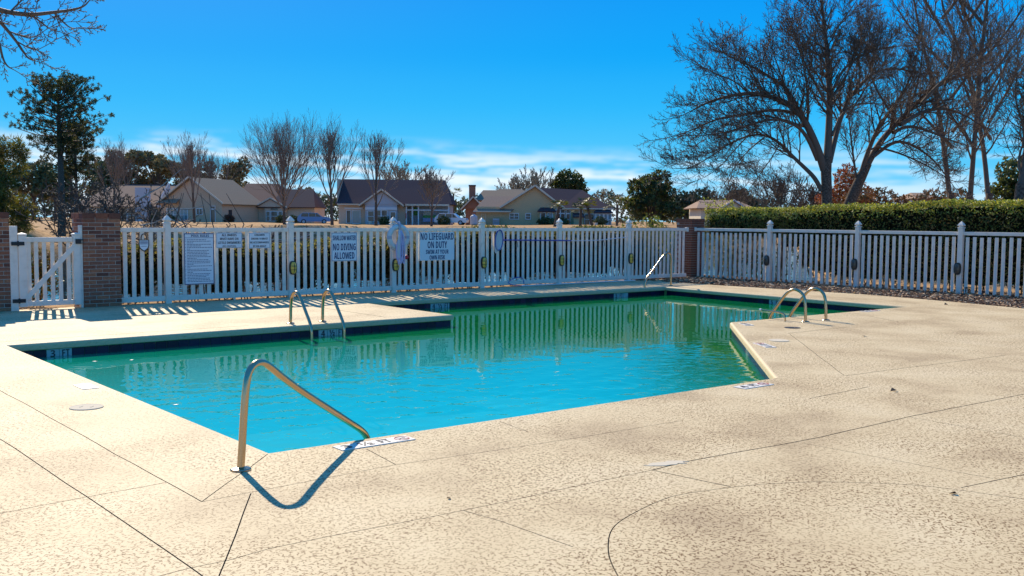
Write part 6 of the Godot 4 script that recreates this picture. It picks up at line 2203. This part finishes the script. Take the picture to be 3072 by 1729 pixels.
	window_part(e, 1377, 1387, 534, 560, 1.12, 1, 2, M.pane_light)
	for x in [[1398, 1407], [1410, 1419], [1424, 1432]]:
		window_part(e, x[0], x[1], 525, 533, 0.02, 1, 1, M.pane_dark)
		window_part(e, x[0], x[1], 536, 562, 0.02, 1, 2, M.pane_dark)
	wall_part(e, 1440, 1464, 575, 540, 0.0, 1.6, M.stucco_olive, "shed")
	roof_part(e, [[[1437, 542, 1.9], [1468, 542, 1.9], [1464, 533, 0.1], [1440, 533, 0.1]]], M.shingle_dark)
	window_part(e, 1456, 1463, 524, 532, 0.02, 1, 1, M.pane_light)
	window_part(e, 1470, 1481, 536, 562, 0.02, 1, 2, M.pane_dark)
	window_part(e, 1484, 1492, 536, 562, 0.02, 1, 2, M.pane_dark)
	wall_part(e, 1494, 1534, 575, 530, 0.0, 1.2, M.trim_white, "bay")
	roof_part(e, [[[1490, 531, 1.5], [1538, 531, 1.5], [1530, 523, 0.1], [1498, 523, 0.1]]], M.shingle_dark)
	for x in [1497, 1507, 1517, 1527]: window_part(e, x, x + 6, 536, 562, 1.22, 1, 2, M.pane_light)
	# brick-chimney house behind the olive one
	hk = 152.0 / 2503.0
	hx = 1170
	hy = 562
	var f := thing("house", "house with a tall brick chimney and stepped brown roofs behind the olive house", "house", Vector3(-7.1, 0.8, -153))
	wall_part(f, 1168, 1330, 570, 520, 0, -8, M.house_brick)
	gable_part(f, [[1162, 522], [1214, 522], [1188, 496]], 0.0, 0.4, M.house_brick)
	roof_part(f, [[[1156, 526, 0.8], [1188, 493, 0.8], [1188, 493, -4.0], [1156, 526, -4.0]], [[1220, 526, 0.8], [1220, 526, -4.0], [1188, 493, -4.0], [1188, 493, 0.8]]], M.shingle_plum)
	trim_part(f, [1156, 525, 0.85], [1188, 492, 0.85], 0.2, M.trim_cream)
	trim_part(f, [1188, 492, 0.85], [1220, 525, 0.85], 0.2, M.trim_cream)
	roof_part(f, [[[1190, 500, -1.0], [1340, 500, -1.0], [1318, 473, -5.0], [1210, 473, -5.0]], [[1190, 500, -1.0], [1210, 473, -5.0], [1190, 500, -9.0]], [[1210, 473, -5], [1318, 473, -5], [1340, 500, -9], [1190, 500, -9]]], M.shingle_tan)
	roof_part(f, [[[1240, 494, -3.0], [1330, 494, -3.0], [1312, 469, -6.4], [1250, 469, -6.4]], [[1330, 494, -3.0], [1330, 494, -9.0], [1312, 469, -6.4]]], M.shingle_tan)
	var ch := wall_part(f, 1173.5, 1190, 530, 462, -4.2, -5.2, M.house_brick, "chimney")
	var cap := MB.new()
	cap.span(hv(1172.5, 463.5, -4.1), hv(1191, 460, -5.3))
	part(ch, "cap", cap, M.shingle_dark)
	# roofs beyond the right hedge
	hk = 120.0 / 2503.0
	hx = 1770
	hy = 523
	var g := thing("house", "low grey-roofed house with a pale gable just above the right hedge", "house", Vector3(22.9, 1.0, -120))
	var gy := 523.0 + (3.2 - 1.0) / hk
	hy = gy
	wall_part(g, 1765, 1890, gy, 521, 0, -8, M.trim_cream)
	roof_part(g, [[[1752, 524, 0.6], [1900, 524, 0.6], [1872, 502, -4.0], [1778, 502, -4.0]], [[1752, 524, 0.6], [1778, 502, -4.0], [1752, 524, -9]], [[1900, 524, 0.6], [1900, 524, -9], [1872, 502, -4.0]]], M.shingle_brown)
	gable_part(g, [[1812, 524], [1872, 524], [1842, 507]], 0.62, 0.95, M.trim_cream)
	roof_part(g, [[[1806, 527, 1.2], [1842, 504.5, 1.2], [1842, 504.5, -2.2], [1806, 527, -2.2]], [[1878, 527, 1.2], [1878, 527, -2.2], [1842, 504.5, -2.2], [1842, 504.5, 1.2]]], M.shingle_brown)
	trim_part(g, [1806, 526.5, 1.25], [1842, 504, 1.25], 0.16, M.trim_white)
	trim_part(g, [1842, 504, 1.25], [1878, 526.5, 1.25], 0.16, M.trim_white)
	hk = 95.0 / 2503.0
	hx = 2335
	hy = 587
	var w := thing("house", "small white house glimpsed between the right tree trunks", "house", Vector3(39.4, 0.6, -95))
	wall_part(w, 2310, 2362, 592, 498, 0, -5, M.trim_white)
	roof_part(w, [[[2304, 500, 0.5], [2368, 500, 0.5], [2352, 484, -2.5], [2320, 484, -2.5]], [[2304, 500, 0.5], [2320, 484, -2.5], [2304, 500, -5.5]], [[2368, 500, 0.5], [2368, 500, -5.5], [2352, 484, -2.5]]], M.shingle_brown)
	window_part(w, 2326, 2346, 506, 516, 0.02, 2, 1, M.pane_dark)

# ------------------------------------------------------------------ vehicles and small things
func car(label: String, at: Vector3, turn: float, paint: Material, tall: float) -> void:
	var root := thing("parked_car", label, "car", at, turn, "cars parked by the far houses")
	var mb := MB.new()
	var p := PackedVector2Array([Vector2(-2.2, 0.35), Vector2(2.2, 0.35), Vector2(2.28, 0.7), Vector2(2.1, 0.92), Vector2(1.15, 1.02), Vector2(0.45, 1.0 + 0.55 * tall), Vector2(-1.5, 1.0 + 0.58 * tall), Vector2(-2.15, 1.05), Vector2(-2.28, 0.75)])
	mb.prism(p, -0.85, 0.85)
	part(root, "body", mb, paint)
	for s in [-1, 1]:
		for q in [[-1.75, -0.75], [-0.65, 0.2], [0.28, 0.95]]:
			var g := MB.new()
			var top := 0.93 + 0.55 * tall
			var x1: float = q[1]
			var slant := 0.55 if x1 > 0.5 else 0.0
			g.prism(PackedVector2Array([Vector2(q[0], 1.02), Vector2(x1, 1.02), Vector2(x1 - slant, top), Vector2(q[0] + (0.15 if q[0] < -1 else 0.0), top)]), 0.845 * s, 0.865 * s)
			part(root, "window", g, M.pane_dark)
		for x in [-1.4, 1.4]:
			var w := MB.new()
			w.rod(Vector3(x, 0.33, s * 0.62), Vector3(x, 0.33, s * 0.88), 0.33, 16)
			var o := part(root, "wheel", w, M.tyre)
			var r := MB.new()
			r.rod(Vector3(x, 0.33, s * 0.881), Vector3(x, 0.33, s * 0.89), 0.2, 12)
			part(o, "rim", r, M.siding_grey)
		var l := MB.new()
		l.box(Vector3(2.2, 0.75, s * 0.6), Vector3(0.12, 0.14, 0.35))
		part(root, "headlight", l, M.pane_light)

func small_things() -> void:
	car("white car parked at the right end of the dark-roofed house", Vector3(-8.4, 0.78, -137.5), -0.15, M.car_white, 1.1)
	car("blue and white car between the red-brown roofed house and the dark-roofed house", Vector3(-27.7, 0.78, -139), 0.2, M.car_blue, 1.0)
	var tank := MB.new()
	tank.lathe([[0.0, 0.0], [0.38, 0.02], [0.5, 0.15], [0.5, 1.05], [0.42, 1.25], [0.2, 1.36], [0.18, 1.5], [0.0, 1.5]], 18)
	tag(part(self, "gas_tank", tank, M.siding_grey, Vector3(-5.2, 0.8, -134)), "pale grey upright gas tank at the left corner of the olive house", "gas tank")
	var ac := thing("air_conditioner", "grey air-conditioning unit against the olive house's wall", "air conditioner", Vector3(-2.3, 0.8, -139.2))
	var am := MB.new()
	am.bevel(Vector3(0, 0.45, 0), Vector3(0.9, 0.9, 0.8), 0.04)
	part(ac, "casing", am, M.siding_grey)
	for k in 6:
		var g := MB.new()
		g.box(Vector3(0, 0.2 + 0.1 * k, 0.405), Vector3(0.78, 0.03, 0.012))
		part(ac, "grille_bar", g, M.dark_plastic)
	var pot := MB.new()
	pot.lathe([[0.0, 0.0], [0.2, 0.0], [0.3, 0.42], [0.33, 0.45], [0.27, 0.45], [0.0, 0.40]], 14)
	tag(part(self, "flower_pot", pot, M.pot, Vector3(11.3, 0.82, -135.4)), "pale flower pot at the right porch of the olive house", "flower pot")
	var pot2: Node3D = copy(get_node("flower_pot"), "white flower pot on the lawn left of the narrow bare tree", Vector3(-19.6, 0.8, -137.6))
	tag(pot2, "", "flower pot")
	# broken branches and dead reeds caught on the near bank
	var r := RandomNumberGenerator.new()
	r.seed = 301
	for g in 2:
		var root := thing("fallen_branches", ["tangle of dead sunlit branches on the pond bank behind the gate pier", "heap of dark fallen branches behind the POOL RULES sign"][g], "branches", [Vector3(-9.7, -0.1, -29.2), Vector3(-6.9, -0.1, -29.0)][g])
		for k in [34, 60][g]:
			var st := MB.new()
			var x: float = r.randf_range(-1.3, 1.3) if g == 0 else r.randfn(0, 0.9)
			var a: float = r.randf_range(-0.5, 1.4) if g == 0 else r.randf_range(-0.15, 0.5)
			var L := r.randf_range(0.5, 1.5)
			var y: float = r.randf_range(0.1, 2.3) if g == 0 and k > 12 else r.randf_range(0.75, 1.38 - 0.25 * absf(x)) if g == 1 else r.randf_range(0.2, 1.2)
			var d := Vector3(cos(a), sin(a) * (0.6 if g == 1 else 1.0), r.randf_range(-0.4, 0.4)).normalized()
			if r.randf() < 0.5 and g == 0: d.x = -d.x
			var p := Vector3(x, y, r.randf_range(-0.5, 0.5))
			st.tube(PackedVector3Array([p, p + d * L * 0.5 + rand_dir(r) * 0.05, p + d * L + rand_dir(r) * 0.1]), PackedFloat32Array([0.022, 0.016, 0.007]), 5)
			part(root, "branch", st, M.stick if r.randf() < (0.6 if g == 0 else 0.25) else M.twig)
		var stem := MB.new()
		for k in 8:
			var x := r.randf_range(-1.2, 1.2)
			stem.tube(PackedVector3Array([Vector3(x, -0.1, 0), Vector3(x + r.randf_range(-0.3, 0.3), 0.7, 0), Vector3(x + r.randf_range(-0.7, 0.7), 1.5, r.randf_range(-0.3, 0.3)), Vector3(x + r.randf_range(-0.9, 0.9), [2.4, 1.35][g], 0)]), PackedFloat32Array([0.03, 0.024, 0.016, 0.008]), 5)
		part(root, "stems", stem, M.twig)
	# lids and fittings in the deck
	var lid := MB.new()
	lid.lathe([[0.0, 0.001], [0.135, 0.001], [0.135, 0.006], [0.125, 0.008], [0.112, 0.006], [0.0, 0.006]], 32)
	lid.box(Vector3(0.045, 0.007, 0), Vector3(0.012, 0.003, 0.05))
	lid.box(Vector3(-0.045, 0.007, 0), Vector3(0.012, 0.003, 0.05))
	tag(part(self, "skimmer_cover", lid, M.cover_cream, Vector3(-3.565, 0, -8.26)), "round white skimmer lid in the deck left of the near pool corner", "skimmer cover")
	var l2: Node3D = copy(get_node("skimmer_cover"), "round white skimmer lid in the deck on the right peninsula", Vector3(3.60, 0, -13.32))
	tag(l2, "", "skimmer cover")
	var dr := MB.new()
	dr.lathe([[0.0, 0.0015], [0.12, 0.0015], [0.12, 0.005], [0.0, 0.005]], 24)
	tag(part(self, "drain_cover", dr, M.black_iron, Vector3(4.24, 0, -14.95)), "dark round drain cover in the deck on the right peninsula", "drain")
	var patch := MB.new()
	var pp := PackedVector2Array()
	for i in 22:
		var a := TAU * i / 22
		pp.append(Vector2(1.03 + cos(a) * 0.15 * r.randf_range(0.7, 1.2), 6.47 + sin(a) * 0.055 * r.randf_range(0.6, 1.3) + cos(a) * 0.05))
	patch.prism(pp, 0.0, 0.003, Transform3D(Basis(Vector3.RIGHT, Vector3.FORWARD, Vector3.UP), Vector3.ZERO))
	tag(part(self, "paint_patch", patch, M.cover_cream), "ragged white paint patch on the deck at the bend of the joint", "paint patch")
	# dead leaves on the deck and on the water
	var leaf := MB.new()
	leaf.quad(Vector3(-0.03, 0.004, 0), Vector3(0.01, 0.012, 0.022), Vector3(0.045, 0.006, 0), Vector3(0.005, 0.03, -0.02))
	var lm := leaf.mesh()
	var dry := mat("dead_leaf", 0.10, 0.055, 0.03, 0.8)
	dry.cull_mode = BaseMaterial3D.CULL_DISABLED
	var spots := [[3.62, 0.0, -9.34, "curled dead leaf lying on the deck at the right, its tip standing up", 1.2], [2.62, 0.0, -5.78, "dead leaf on the deck beside the curved joint", 0.7], [8.45, 0.0, -19.3, "dark leaf on the deck by the edge of the mulch bed", 1.6], [-0.35, 0.0, -5.6, "small dead leaf on the deck left of the joint's bend", 0.5], [4.95, 0.0, -13.9, "dead leaf on the deck right of the drain cover", 1.1]]
	for q in spots:
		var o := put(self, "dead_leaf", lm, dry, Vector3(q[0], q[1] + 0.001, q[2]))
		o.rotation.y = r.randf() * TAU
		o.scale = Vector3.ONE * q[4]
		tag(o, q[3], "leaf", "dead leaves on the deck")
	var pale := mat("floating_leaf", 0.62, 0.6, 0.52, 0.5)
	var fm := MB.new()
	fm.prism(PackedVector2Array([Vector2(-0.03, 0), Vector2(0, -0.014), Vector2(0.035, 0.002), Vector2(0.004, 0.016)]), 0.0, 0.004, Transform3D(Basis(Vector3.RIGHT, Vector3.FORWARD, Vector3.UP), Vector3.ZERO))
	var fmesh := fm.mesh()
	for q in [[-2.45, -8.95, "pale leaf floating on the pool left of the near hand rail"], [-5.15, -12.2, "pale leaf floating by the 3 FT tile, left of two"], [-4.75, -12.35, "pale leaf floating by the 3 FT tile, right of two"], [-3.2, -9.4, "tiny pale leaf floating near the pool's left edge"]]:
		var o := put(self, "floating_leaf", fmesh, pale, Vector3(q[0], WATER_Y + 0.001, q[1]))
		o.rotation.y = r.randf() * TAU
		tag(o, q[2], "leaf", "pale leaves floating on the pool")
